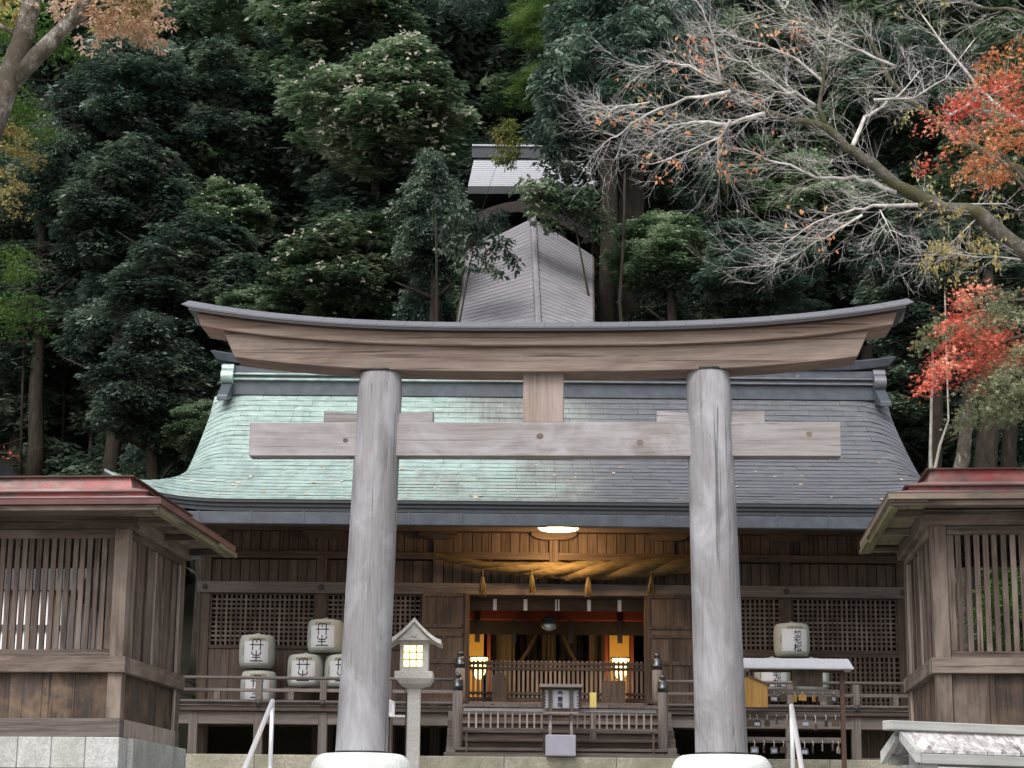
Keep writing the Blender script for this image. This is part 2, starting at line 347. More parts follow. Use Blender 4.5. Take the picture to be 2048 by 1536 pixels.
# ------------------------------------------------------------ torii
T0 = U(1085, 1500, 26); TF = Frame(T0.x, 26.0, 0, R(-2.6))
tor = thing('torii_gate', 'large bare timber torii gate with curved double lintel standing on white stone bases', 'torii gate', TF.o, TF.rz)
T = TF.at
PL = [(T(723,1500), T(762,745)), (T(1443,1503), T(1416,742))]
zt = []
for i, (b, t) in enumerate(PL):
    rb, rt_ = .5*102/F*26.3, .5*86.5/F*27.2
    prof = []; vs = []; fs = []; n = 40; K = 24
    for k in range(K+1):
        u = k/K; z = b.z-.05 + (t.z-b.z+.04)*u; x = b.x+(t.x-b.x)*u; r = rb+(rt_-rb)*(u**.85)
        if u > .97: r *= 1 - (u-.97)*2.0
        for q in range(n):
            a = 2*math.pi*q/n; rr = r*(1+.012*mnoise.noise(Vector((x*3+math.cos(a)*2, math.sin(a)*2, z*.8)))); vs.append((x+rr*math.cos(a), rr*math.sin(a), z))
    for k in range(K):
        for q in range(n): a, c = k*n+q, k*n+(q+1)%n; fs.append((a, c, c+n, a+n))
    MB().add(vs, fs).build('pillar', M['pillar'], tor, smooth=True)
    MB().lathe([(rt_*.9,0),(rt_*1.0,.0),(rt_*1.0,.03),(rt_*.9,.035)], t.x, 0, t.z-.03, 36).build('top_ring', M['black_metal'], tor, smooth=True)
    MB().lathe([(rb*.98,0),(rb*1.02,.0),(rb*1.02,.03),(rb*.98,.03)], b.x, 0, b.z-.05, 36).build('base_ring', M['black_metal'], tor, smooth=True)
    zb = b.z - .04; rr = .5*200/F*26.2
    pr = [(rr*.93,0),(rr*.99,.08),(rr,.16)] + [(rr*(.72+.28*math.cos(a)), .16+(zb-.17)*math.sin(a)) for a in [math.pi/2*j/8 for j in range(1,9)]]
    MB().lathe(pr, b.x, 0, .0, 40).build('base_stone', M['plinth'], tor, smooth=True)
xc = .5*(PL[0][1].x + PL[1][1].x)
def curved_beam(name, mat, xL0, xL1, xR0, xR1, zb, zt_, y0, y1, curve, parent, N=40, ycap=None, bev=.01):
    # xL0 / xR0: ends at the bottom, xL1 / xR1: ends at the top
    mb = MB(); vs = []
    for i in range(N+1):
        u = i/N; xb = xL0+(xR0-xL0)*u; xt = xL1+(xR1-xL1)*u
        cb, ct = curve(xb), curve(xt)
        vs += [(xb,y0,zb+cb),(xb,y1,zb+cb),(xt,y1,zt_+ct),(xt,y0,zt_+ct)]
    fs = [(0,1,2,3), tuple(N*4+k for k in (3,2,1,0))]
    for i in range(N):
        a = i*4; b = a+4
        fs += [(a,b,b+1,a+1),(a+1,b+1,b+2,a+2),(a+2,b+2,b+3,a+3),(a+3,b+3,b,a)]
    return mb.add(vs, fs).build(name, mat, parent, bevel=bev)
tipL, tipR = T(362,601,-.5), T(1828,594,-.5)
mid = T(1090,645,-.5); half = .5*(tipR.x-tipL.x); xm = .5*(tipR.x+tipL.x)
liftA = .5*(tipL.z+tipR.z)-mid.z
cv = lambda x: liftA*.98*(abs(x-xm)/half)**2.9
# kasagi (upper lintel)
kf = -.34; sf = -.26
zk0, zk1 = T(1085,690,kf).z, T(1085,656,kf).z
curved_beam('upper_lintel', M['kasagi'], T(401,660,kf).x, T(390,622,kf).x, T(1786,652,kf).x, T(1797,618,kf).x, zk0, zk1, kf, -kf, cv, tor)
zs0, zs1 = T(1085,743,sf).z, zk0-.002
curved_beam('lower_lintel', M['shimaki'], T(468,738,sf).x, T(446,670,sf).x, T(1716,735,sf).x, T(1739,672,sf).x, zs0, zs1, sf, -sf, cv, tor)
# roof cap over the lintel, built from segments with visible seams
zed_ = T(1090,652.5,-.5).z; zrg_ = T(1090,644.5,0).z; zlow_ = T(1090,661,-.485).z
zc0 = zk1; xs = [tipL.x + (tipR.x-tipL.x)*i/26 for i in range(27)]
zr = mid.z
for i in range(26):
    a, b = xs[i]+.002, xs[i+1]-.002
    xa_b, xb_b = a, b
    if i == 0: xa_b = a+.09
    if i == 25: xb_b = b-.09
    mb = MB()
    for sgn in (-1, 1):
        y = .50*sgn
        P = [(xa_b,y*.985,zed_-.02+cv(xa_b)),(xb_b,y*.985,zed_-.02+cv(xb_b)),(b,y,zed_+cv(b)),(a,y,zed_+cv(a)),(b,0,zrg_+cv(b)),(a,0,zrg_+cv(a)),(xa_b,0,zc0-.01+cv(xa_b)),(xb_b,0,zc0-.01+cv(xb_b))]
        fs = [(0,1,2,3),(3,2,4,5),(6,7,1,0),(0,3,5,6),(1,7,4,2)]
        mb.add(P, fs)
    mb.build('cap_sheet', M['cap_metal'], tor)
mb = MB(); vs = []; N = 40
xa, xb = tipL.x+.1, tipR.x-.1
for i in range(N+1):
    x = xa+(xb-xa)*i/N; vs += [(x,-.485,zlow_+cv(x)),(x,.485,zlow_+cv(x)),(x,.485,zed_-.021+cv(x)),(x,-.485,zed_-.021+cv(x))]
fs = [(0,1,2,3), tuple(N*4+k for k in (3,2,1,0))]
for i in range(N):
    a = i*4; b = a+4; fs += [(a,b,b+1,a+1),(a+1,b+1,b+2,a+2),(a+2,b+2,b+3,a+3),(a+3,b+3,b,a)]
mb.add(vs, fs).build('cap_edge', M['black_metal'], tor)
# tie beam, wedges, centre strut
nf = -.13
nl, nr = T(500,846,nf), T(1681,843,nf); nz0, nz1 = .5*(T(500,912,nf).z+T(1681,912,nf).z), .5*(nl.z+nr.z)
MB().box(nl.x, nr.x, nf, -nf, nz0, nz1).build('tie_beam', M['nuki'], tor, bevel=.008)
for (a, b) in ((648,866), (1313,1529)):
    pa, pb = T(a,822,-.09), T(b,822,-.09)
    c = .5*(pa.x+pb.x); z1 = T(.5*(a+b),822,-.09).z; zmid = T(.5*(a+b),829,-.09).z
    for s0, s1 in ((pa.x, c-.03), (pb.x, c+.03)):
        MB().prism([(s0,nz1+.002),(s1,nz1+.002),(s1,zmid),(s0,z1)] if s0 < s1 else [(s1,nz1+.002),(s0,nz1+.002),(s0,z1),(s1,zmid)], -.1, .1).build('wedge', M['nuki'], tor, bevel=.005)
ga, gb = T(1046,800,-.12), T(1127,800,-.12)
MB().box(ga.x, gb.x, -.12, .12, nz1+.001, zs0+.03).build('centre_strut', M['strut'], tor, bevel=.006)
# knots in the timber: dark plugs set proud of the beam
for px, py, r_ in ((1618,868,.034),(691,881,.03),(1080,872,.04),(1280,885,.04)):
    p = T(px,py,nf-.002); mb = MB()
    vs = [(p.x+r_*math.cos(a)*1.2, nf-.003, p.z+r_*math.sin(a)) for a in [2*math.pi*k/14 for k in range(14)]]
    mb.add(vs, [tuple(range(14))]).build('knot', M['gate_x'], tor)

# ------------------------------------------------------------ shrine hall
HX = .72                                # centre line of the hall
hall = thing('worship_hall', 'long timber worship hall with green to grey copper roof behind the torii', 'shrine hall', (HX, 33, 0))
HF = Frame(HX, 33, 0, 0)
def hx(px, Y, py=1300): return U(px, py, Y).x - HX
def hzz(py, Y, px=1112): return U(px, py, Y).z            # py read at the centre column
def zl(py, Y, px=500): return U(px, py, Y).z              # py read at column px
YF = 0.0                                                  # facade plane, local
TZ = .566; DZ = zl(1404, 31.6)                            # terrace and deck tops
XL, XR = -5.83, 5.83
posts_x = [XL+.07+i*(XR-XL-.14)/6 for i in range(7)]
def hb(name, mat, x0, x1, y0, y1, z0, z1, parent=None, bevel=.006):
    return MB().box(x0, x1, y0, y1, z0, z1).build(name, M[mat], parent or hall, bevel=bevel)
# z levels of the facade read at column 500
Z = {k: zl(v, 33) for k, v in dict(top=1050, purl=1060, slat1=1101, beam1=1117, nag0=1186, nag1=1163, lat0=1297, pan0=1400).items()}
floorz = DZ+.0
for i, x in enumerate(posts_x):
    if i == 3: continue
    hb('post', 'hall_z', x-.085, x+.085, -.02, .17, TZ if i in (0,6) else TZ, Z['top'])
hb('purlin', 'hall_x', XL-.5, XR+.5, -.10, .12, Z['purl'], Z['top']+.12)
hb('upper_beam', 'hall_x', XL+.1, XR-.1, -.045, .10, Z['slat1']-.12, Z['slat1'])
hb('head_rail', 'grey_x', XL-.06, XR+.06, -.06, .13, Z['nag0'], Z['nag1'])
for x in posts_x:
    if abs(x) < 2.5: continue
    MB().lathe([(.001,-.0),(.04,.0),(.05,.02),(.001,.03)], 0,0,0,12).build('nail_cover', M['black_metal'], hall, loc=(x,-.06,.5*(Z['nag0']+Z['nag1']))).rotation_euler = (R(90),0,0)
# boat brackets
for i, x in enumerate(posts_x):
    h = .33 if i != 3 else .38; zt_ = Z['purl']-.002
    poly = [(x-h,zt_),(x-h,zt_-.05),(x-h*.8,zt_-.10),(x-h*.45,zt_-.13),(x+h*.45,zt_-.13),(x+h*.8,zt_-.10),(x+h,zt_-.05),(x+h,zt_)]
    MB().prism(poly[::-1], -.095, .1).build('boat_bracket', M['hall_x'], hall, bevel=.006)
hb('centre_strut', 'hall_z', -.075, .075, -.07, .1, Z['beam1']-.02, Z['purl']-.135)
# vertical boards of the two upper bands: each board its own piece
plank = {}
def boards(x0, x1, z0, z1, y, n, mat, nm='board'):
    wdt = (x1-x0)/n; key = (round(wdt,3), round(z1-z0,3), mat)
    if key not in plank: plank[key] = MB().box(-wdt*.5+.006, wdt*.5-.006, 0, .02, 0, z1-z0).mesh(nm, M[mat])
    for k in range(n):
        put(nm, plank[key], hall, (x0+wdt*(k+.5), y + rnd.uniform(-.008,.008), z0))
for i in range(6):
    a, b = posts_x[i]+.09, posts_x[i+1]-.09
    boards(a, b, Z['slat1']+.005, Z['purl']-.01, .03, 11, 'hall_z')
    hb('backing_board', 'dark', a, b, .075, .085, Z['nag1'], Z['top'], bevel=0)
    boards(a, b, Z['nag1']+.005, Z['beam1']-.01, .03, 11, 'hall_z')
    if i in (2,3): continue
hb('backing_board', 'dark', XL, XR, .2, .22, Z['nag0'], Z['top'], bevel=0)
# lattice windows
def lattice(x0, x1, z0, z1, right):
    p = MB()
    for a in ((x0,x0+.035),(x1-.035,x1)): p.box(a[0],a[1],.0,.05,z0,z1)
    p.box(x0+.035,x1-.035,.0,.05,z1-.03,z1); p.box(x0+.035,x1-.035,.0,.05,z0,z0+.06)
    fr = p.build('lattice_window', M['hall_x'], hall, bevel=.004)
    nv = int(round((x1-x0-.07)/.0785)); pv = (x1-x0-.07)/nv; nh = 11; ph = (z1-z0-.09)/nh
    kv, kh = ('lv',round(z1-z0,3)), ('lh',round(x1-x0,3))
    if kv not in plank: plank[kv] = MB().box(-.0155,.0155,.0,.02,0,z1-z0-.09).mesh('slat', M['gate_z'])
    if kh not in plank: plank[kh] = MB().box(0,x1-x0-.07,.0,.02,-.0155,.0155).mesh('slat', M['gate_x'])
    for k in range(1, nv): put('slat', plank[kv], fr, (x0+.035+pv*k, .008, z0+.06))
    for k in range(1, nh): put('slat', plank[kh], fr, (x0+.035, .020, z0+.06+ph*k))
    MB().box(x0+.03,x1-.03,.16,.17,z0,z1).build('screen_backing', M['dark'], fr)
def lower(x0, x1, z0, z1, right):
    if not right:
        n = 5
        for k in range(n):
            hb('wall_board', 'hall_z', x0+(x1-x0)*k/n+.003, x0+(x1-x0)*(k+1)/n-.003, .02+rnd.uniform(0,.006), .05, z0, z1, bevel=0)
    else:
        fr = MB().box(x0,x1,.0,.05,z1-.05,z1).build('slatted_panel', M['hall_x'], hall)
        n = 22; mv = MB().box(-.02,.02,.0,.02,0,z1-z0-.05).mesh('slat', M['hall_z'])
        for k in range(1, n): put('slat', mv, fr, (x0+(x1-x0)*k/n, .005, z0))
        mh = MB().box(x0,x1,.0,.02,-.014,.014).mesh('slat', M['hall_x'])
        for k in range(1, 10): put('slat', mh, fr, (0, .03, z0+(z1-z0-.05)*k/10))
        MB().box(x0,x1,.16,.17,z0,z1).build('screen_backing', M['dark'], fr)
for i in (0, 1, 4, 5):
    a, b = posts_x[i]+.087, posts_x[i+1]-.087
    if i == 1: b = hx(842,33)-.0
    if i == 4: a = hx(1384,33)+.0
    lattice(a, b, Z['lat0'], Z['nag0'], i > 3); lower(a, b, DZ+.1, Z['lat0']-.004, i > 3)
hb('sill_beam', 'hall_x', XL, XR, -.05, .15, DZ+.0, DZ+.10)
# panelled sliding doors either side of the opening
def door(x0, x1):
    z0, z1 = DZ+.12, Z['nag0']+.02
    f = MB(); y0, y1 = -.10, -.05; H = z1-z0; s_ = .045
    f.box(x0,x0+s_,y0,y1,z0,z1).box(x1-s_,x1,y0,y1,z0,z1)
    rails = [0, .30, .45, .62, .70, .95]
    zz = [z0, z0+.33*H, z0+.36*H, z0+.56*H, z0+.60*H, z0+.70*H, z0+.74*H, z1]
    f.box(x0+s_,x1-s_,y0,y1,z0,z0+.06).box(x0+s_,x1-s_,y0,y1,z1-.06,z1).box(x0+s_,x1-s_,y0,y1,z0+.35*H,z0+.385*H).box(x0+s_,x1-s_,y0,y1,z0+.60*H,z0+.63*H).box(x0+s_,x1-s_,y0,y1,z0+.68*H,z0+.71*H)
    c = .5*(x0+x1); f.box(c-.022,c+.022,y0,y1,z0+.06,z0+.35*H).box(c-.022,c+.022,y0,y1,z0+.385*H,z0+.60*H)
    d = f.build('panelled_door', M['hall_z'], hall, bevel=.003)
    for a, b, z_0, z_1 in ((x0+s_,c-.022,z0+.06,z0+.35*H),(c+.022,x1-s_,z0+.06,z0+.35*H),(x0+s_,c-.022,z0+.385*H,z0+.6*H),(c+.022,x1-s_,z0+.385*H,z0+.6*H),(x0+s_,x1-s_,z0+.63*H,z0+.68*H),(x0+s_,x1-s_,z0+.71*H,z1-.06)):
        MB().box(a,b,-.08,-.06,z_0,z_1).build('panel', M['hall_z'], d)
OX0, OX1 = hx(933,33), hx(1294,33)
door(hx(843,33), OX0); door(OX1, hx(1387,33))
hb('jamb', 'hall_z', OX0-.02, OX0+.04, -.05, .2, DZ, Z['nag0'])
hb('jamb', 'hall_z', OX1-.04, OX1+.02, -.05, .2, DZ, Z['nag0'])
hb('lintel', 'hall_x', OX0, OX1, .14, .24, Z['nag0']-.02, Z['nag0']+.12)
# deck, joists, posts and railing
YD = -1.45                                                 # deck front, local (Y 31.55)
nb = 44; wdt = (XR-XL+.5)/nb
dm = MB().box(0, wdt-.006, YD-.05, 0, -.05, 0).mesh('deck_plank', M['grey_y'])
for k in range(nb): put('deck_plank', dm, hall, (XL-.25+wdt*k, 0, DZ-.002+rnd.uniform(-.002,.002)))
hb('deck_edge_board', 'hall_x', XL-.25, XR+.25, YD-.03, YD+.03, DZ-.14, DZ-.055)
hb('deck_beam', 'grey_x', XL-.2, XR+.2, YD+.03, YD+.16, DZ-.34, DZ-.145)
hb('deck_beam', 'hall_x', XL, XR, -.1, .1, DZ-.3, DZ-.055)
dpx = [393, 522, 650, 780]; dx = [hx(p, 31.6) for p in dpx]; pitch = dx[1]-dx[0]
dpr = [hx(1708,31.6), hx(1577,31.6), hx(1449,31.6)]
allx = dx + dpr + [dpr[0]+pitch]
STX0, STX1 = hx(899,30.6), hx(1346,30.6)
for x in allx:
    hb('deck_post', 'grey_z', x-.07, x+.07, YD+.02, YD+.17, TZ+.05, DZ-.145)
    hb('footing_stone', 'granite', x-.12, x+.12, YD-.04, YD+.22, TZ, TZ+.05)
for x in allx[:4]: hb('back_post', 'hall_z', x-.06, x+.06, -.2, -.08, TZ, DZ-.06)
for k in range(9):
    hb('skirt_board', 'hall_z', hx(1722,31.6)+k*.16, hx(1722,31.6)+k*.16+.155, YD+.6, YD+.63, TZ+.1, DZ-.3, bevel=0)
hb('skirt_sill', 'pale_z', hx(1722,31.6), XR+.2, YD+.5, YD+.66, TZ, TZ+.12)
hb('underfloor_wall', 'dirt', XL, XR, 1.0, 1.1, TZ, DZ, bevel=0)
zr_ = dict(h1=zl(1352,31.55), h0=zl(1359,31.55), m1=zl(1377,31.55), m0=zl(1383.5,31.55), b1=zl(1400,31.55), b0=zl(1412,31.55))
def railing(x0, x1, ext0, ext1, posts):
    mb = MB(); r_ = .5*(zr_['h1']-zr_['h0'])
    hr = MB().tube([(x0-ext0, YD-.0, zr_['h0']+r_), (x1+ext1, YD-.0, zr_['h0']+r_)], r_, 10).build('handrail', M['grey_x'], hall, smooth=True)
    MB().box(x0-ext0*.8,x1+ext1*.8,YD-.035,YD+.035,zr_['m0'],zr_['m1']).build('middle_rail', M['grey_x'], hall, bevel=.004)
    MB().box(x0-ext0*.8,x1+ext1*.8,YD-.05,YD+.05,zr_['b0'],zr_['b1']).build('ground_rail', M['grey_x'], hall, bevel=.004)
    for i, p in enumerate(posts):
        MB().box(p-.05,p+.05,YD-.06,YD+.06,zr_['b1'],zr_['h0']).build('rail_post', M['grey_z'], hall, bevel=.004)
        MB().lathe([(.001,0),(.04,0),(.045,.02),(.001,.03)],0,0,0,10).build('nail_cover', M['black_metal'], hall, loc=(p,YD-.052,.5*(zr_['b0']+zr_['b1']))).rotation_euler = (R(90),0,0)
        if i+1 < len(posts):
            q = .5*(p+posts[i+1]); MB().box(q-.045,q+.045,YD-.04,YD+.04,zr_['b1'],zr_['m0']).build('short_post', M['grey_z'], hall, bevel=.004)
LX1, RX0 = hx(912,31.6), hx(1321,31.6)
railing(XL-.15, LX1, .2, -.03, [XL-.1]+dx[1:]+[])
railing(RX0, XR+.15, -.03, .2, sorted([dpr[2], dpr[1], dpr[0], XR+.1]))
sr = MB(); 
for sx in (XL-.1, XR+.1):
    for z0, z1, w_ in ((zr_['h0'],zr_['h1'],.03),(zr_['m0'],zr_['m1'],.035),(zr_['b0'],zr_['b1'],.05)):
        MB().box(sx-w_,sx+w_,YD-.15,6,z0+.003,z1+.003).build('side_rail', M['grey_y'], hall)
# stair with ball-capped newels
nst = 5; SY0, SY1 = YD-.04, YD-1.25
for k in range(nst):
    zt_ = DZ-.05-(k+1)*(DZ-.05-TZ)/(nst+.0)+.0
    yb = SY0-(k)*(SY0-SY1)/nst; yf = SY0-(k+1)*(SY0-SY1)/nst
    zt2 = DZ-(k+1)*(DZ-TZ)/(nst+1)
    hb('stair_tread', 'grey_x', STX0+.12, STX1-.12, yf-.03, yb+.02, zt2-.045, zt2, bevel=.006)
    hb('stair_riser', 'hall_x', STX0+.14, STX1-.14, yf+.0, yf+.03, zt2-(DZ-TZ)/(nst+1), zt2-.047, bevel=0)
    for x0, x1 in ((STX0-.02, STX0+.12), (STX1-.12, STX1+.02)):
        hb('stair_stringer', 'grey_x', x0, x1, yf-.02, yb+.03, TZ+.02 if k == nst-1 else zt2-.30, zt2+.012, bevel=.004)
hb('stair_base', 'grey_x', STX0-.05, STX1+.05, SY1-.12, SY1+.1, TZ, TZ+.07)
def newel(px, Y, zb, zt_, name='newel_post'):
    x = hx(px, Y, 1400); y = Y-33; r_ = .077
    MB().lathe([(r_*1.02,0),(r_,.1),(r_,zt_-zb)], x, y, zb, 20).build(name, M['grey_z'], hall, smooth=True)
    g = [(r_*1.03,0),(r_*1.03,.05),(r_*1.1,.053),(r_*1.1,.064),(r_*1.02,.068),(r_*.98,.145),(r_*.86,.168),(r_*.45,.182),(r_*.42,.19),(r_*.58,.203),(r_*.67,.222),(r_*.6,.245),(r_*.33,.262),(r_*.05,.272)]
    MB().lathe(g, x, y, zt_, 20).build('ball_cap', M['giboshi'], hall, smooth=True)
    hb('newel_base', 'edge_stone', x-.13, x+.13, y-.13, y+.13, zb-.06, zb, bevel=.01) if zb < DZ-.3 else None
for px in (915.4, 1325.7): newel(px, 30.43, TZ+.06, zl(1381+ (4 if px > 1000 else 0), 30.43, px))
for px in (919.5, 1314.6): newel(px, 31.6, DZ, zl(1336+ (4 if px > 1000 else 0), 31.6, px))
# low gates across the foot of the stair
def lowgate(pa, pb, side):
    Y = 30.25; x0, x1 = hx(pa,Y,1430), hx(pb,Y,1430); y = Y-33
    z1, z0, z2 = zl(1418,Y,1112), zl(1424.5,Y,1112), zl(1457,Y,1112)
    g = thing('low_gate', 'slim grey spindle barrier across the stair, %s of the offering box' % side, 'barrier', (HX+x0, Y, TZ), group=None)
    L = x1-x0; zz = lambda v: v-TZ
    MB().box(0,L,-.03,.03,zz(z0),zz(z1)).build('top_rail', M['nuki'], g, bevel=.004)
    MB().box(0 if side == 'left' else .04,L if side == 'right' else L-.04,-.035,.035,zz(z2)-.045,zz(z2)).build('bottom_rail', M['grey_x'], g, bevel=.004)
    me = MB().box(-.013,.013,-.012,.012,zz(z2),zz(z0)).mesh('spindle', M['pale_z'])
    n = 11
    for k in range(n): put('spindle', me, g, (.08+(L-.16)*k/(n-1), 0, 0))
    for q in (.05, L-.05): MB().box(q-.014,q+.014,-.014,.014,.0,zz(z2)-.045).build('foot', M['hall_z'], g)
lowgate(927, 1094, 'left'); lowgate(1144, 1313, 'right')
# eave board, rafters and soffit
ze_ = hzz(1001, 31.0); YE = -2.0
RZ = hzz(785, 36.0); YR = 3.0
hb('gutter_box', 'gutter', hx(372,30.9,1035), hx(372,30.9,1035)*-1+.0, YE-.14, YE+.02, hzz(1053,30.86), hzz(1028.5,30.86), bevel=.012)
for k in range(16):
    x = hx(372,30.9,1035)+.2+k*.82
    if x < -hx(372,30.9,1035): hb('gutter_strap', 'gutter', x-.015, x+.015, YE-.15, YE+.0, hzz(1052,30.86), hzz(1028.5,30.86)+.01, bevel=0)
zs_e = hzz(1028.5,31.0)
sof = MB(); sof.add([(XL-1.2,YE+.03,zs_e),(XR+1.2,YE+.03,zs_e),(XR+.5,.1,Z['top']+.13),(XL-.5,.1,Z['top']+.13)], [(0,1,2,3)]); sof.build('soffit', M['hall_y'], hall)
rm = MB().hexa([(-.035,YE+.06,zs_e-.07),(.035,YE+.06,zs_e-.07),(.035,.1,Z['top']+.06),(-.035,.1,Z['top']+.06)], [(-.035,YE+.06,zs_e-.002),(.035,YE+.06,zs_e-.002),(.035,.1,Z['top']+.125),(-.035,.1,Z['top']+.125)]).mesh('rafter', M['hall_y'])
for k in range(43): put('rafter', rm, hall, (XL-.3+k*(XR-XL+.6)/42, 0, 0))
# curved copper roof: front surface by courses
VX = 6.2; CX = 7.12; NC = 26; YV = .35
YC_ = YE
def prof(t):     # t 0 at the eave, 1 at the ridge
    return (YE + (YR-YE)*t, ze_ + (RZ-ze_)*(.66*t + .34*t*t))
def edge_x(t):   # half width at t
    tv = (YV-YE)/(YR-YE)
    if t >= tv: return VX - .0*(t-tv)
    u = (tv-t)/tv; return VX + (CX-VX)*(u**1.35)
def roofpt(t, u, side_lift=True):
    y, z = prof(t); h = edge_x(t); x = u*h
    d = h-abs(x); tv = (YV-YE)/(YR-YE)
    if t < tv:
        k = 1-t/tv; z += .42*(max(0, 1-d/2.2)**3)*k*k
    roll = max(0, 1-d/.62)
    z -= (.24*min(1, (t)/.25)*min(1,(1.12-t)/.2))*roll*roll*(1 if t > .1 else t/.1)
    return Vector((x, y, z))
us = [-1, -.995, -.985, -.97, -.95, -.93, -.91, -.88, -.84, -.8, -.75, -.7] + [-.6+.1*i for i in range(13)] + [.7, .75, .8, .84, .88, .91, .93, .95, .97, .985, .995, 1]
for c in range(NC):
    t0, t1 = c/NC, (c+1)/NC+.004
    # plates of about 0.6 m, staggered, each with its own slight lift
    off = (c % 2)*.5; wpl = .62
    h = edge_x(t0); nP = int(2*h/wpl); mb = MB()
    edges = [-1] + [min(1, max(-1, -1+2*(k+off+.5)/nP)) for k in range(nP) if -.985 < -1+2*(k+off+.5)/nP < .985] + [1]
    for a, b in zip(edges[:-1], edges[1:]):
        lift = .0115 + rnd.uniform(-.003,.004); gap = .0022/h
        if abs(a) > .99 or abs(b) > .99: sub = [a+(b-a)*q for q in (0,.15,.3,.5,.75,1)]
        elif max(abs(a),abs(b)) > .7: sub = [a, a+(b-a)/3, a+(b-a)*2/3, b]
        else: sub = [a, b]
        sub[0] += gap; sub[-1] -= gap
        vs = []
        for s_ in sub:
            p0, p1 = roofpt(t0, s_), roofpt(min(t1,1), s_)
            vs += [p0+Vector((0,-.014,lift-.0075)), p0+Vector((0,-.014,lift)), p1+Vector((0,0,.001))]
            if s_ == sub[0] or True: pass
        fs = []
        for q in range(len(sub)-1):
            i = q*3; fs += [(i,i+3,i+4,i+1),(i+1,i+4,i+5,i+2)]
        mb.add(vs, fs)
    mb.build('shingle_course', M['copper'], hall)
# back and side slopes
bk = MB(); vs = []
ub = [-1,-.9,-.6,0,.6,.9,1]
for j in range(9):
    for u in ub:
        p = roofpt(j/8, u); vs.append((p.x, 2*YR-p.y, p.z))
n7 = len(ub); fs = [(j*n7+i, (j+1)*n7+i, (j+1)*n7+i+1, j*n7+i+1) for j in range(8) for i in range(n7-1)]
bk.add(vs, fs).build('rear_roof_slope', M['copper'], hall, smooth=True)
for sgn in (-1, 1):
    vs = []; n_ = 8; tv = (YV-YE)/(YR-YE)
    for j in range(n_+1):
        t = tv*j/n_; p = roofpt(t, sgn); q = Vector((p.x, 2*YR-p.y, p.z))
        for k in range(9):
            s_ = k/8; a = p.lerp(q, s_); a.z -= .42*(1-j/n_)**2*(1-abs(2*s_-1)**3)*.9; vs.append(a)
    fs = [(j*9+k, j*9+k+1, (j+1)*9+k+1, (j+1)*9+k) for j in range(n_) for k in range(8)]
    MB().add(vs, fs).build('side_roof_slope', M['copper'], hall, smooth=True)
    # gable board
    vs = []
    for j in range(9):
        t = tv+(1-tv)*j/8; p = roofpt(t, sgn); vs += [(p.x-sgn*.05,p.y,p.z-.02),(p.x-sgn*.05,2*YR-p.y,p.z-.02)]
    MB().add(vs, [(2*j,2*j+1,2*j+3,2*j+2) for j in range(8)]).build('gable_wall', M['hall_z'], hall)
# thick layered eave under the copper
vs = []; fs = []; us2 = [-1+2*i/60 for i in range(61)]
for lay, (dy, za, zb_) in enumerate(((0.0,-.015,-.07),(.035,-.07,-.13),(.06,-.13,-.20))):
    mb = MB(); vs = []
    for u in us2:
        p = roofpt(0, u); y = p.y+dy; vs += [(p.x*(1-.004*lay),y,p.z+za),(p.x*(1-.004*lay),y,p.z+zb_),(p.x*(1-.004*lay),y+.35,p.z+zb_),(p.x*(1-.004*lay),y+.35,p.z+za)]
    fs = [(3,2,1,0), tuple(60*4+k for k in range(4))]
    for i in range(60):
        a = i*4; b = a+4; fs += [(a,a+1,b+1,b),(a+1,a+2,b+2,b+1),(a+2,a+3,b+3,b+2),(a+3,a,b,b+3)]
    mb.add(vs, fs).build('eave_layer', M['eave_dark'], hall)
vs = []
for u in us2:
    p = roofpt(0, u); vs += [(p.x,p.y-.012,p.z-.018),(p.x,p.y-.012,p.z+.014),(p.x,p.y+.03,p.z+.03)]
MB().add(vs, [f for i in range(60) for f in ((i*3,i*3+3,i*3+4,i*3+1),(i*3+1,i*3+4,i*3+5,i*3+2))]).build('drip_edge', M['copper'], hall)
# ridge
rz_ = [hzz(p, 36) for p in (790, 773, 769, 762, 758, 742)]
RX0_, RX1_ = hx(462,36,770), hx(1750,36,775)
RHW = .5*(RX1_-RX0_); rcx = .5*(RX0_+RX1_)
hb('ridge_base', 'gutter', RX0_, RX1_, YR-.24, YR+.24, rz_[0]-.1, rz_[1])
hb('ridge_ledge', 'copper', RX0_, RX1_, YR-.32, YR+.32, rz_[1]+.001, rz_[2], bevel=.01)
hb('ridge_body', 'gutter', RX0_, RX1_, YR-.23, YR+.23, rz_[2]+.001, rz_[3])
hb('ridge_ledge', 'copper', RX0_, RX1_, YR-.29, YR+.29, rz_[3]+.001, rz_[4], bevel=.01)
hb('ridge_body', 'gutter', RX0_, RX1_, YR-.21, YR+.21, rz_[4]+.001, rz_[5])
caL, caR = hx(425,36,712), hx(1787,36,727); zc_ = rz_[5]+.002
ccx = .5*(caL+caR); chw = .5*(caR-caL)
vs = []; N = 40
for i in range(N+1):
    x = ccx + chw*(-1+2*i/N); s_ = max(0, (abs(x-ccx)-chw+1.1)/1.1); l_ = .10*s_*s_
    xb_ = ccx + (chw-.14)*(-1+2*i/N)
    vs += [(xb_,YR-.25,zc_+l_),(xb_,YR+.25,zc_+l_),(x,YR+.30,zc_+.15+l_),(x,YR,zc_+.24+l_),(x,YR-.30,zc_+.15+l_)]
fs = [(0,1,2,3,4), tuple(N*5+k for k in (4,3,2,1,0))]
for i in range(N):
    a = i*5; b = a+5; fs += [(a+k, b+k, b+(k+1)%5, a+(k+1)%5) for k in range(5)]
MB().add(vs, fs).build('ridge_cap', M['gutter'], hall)
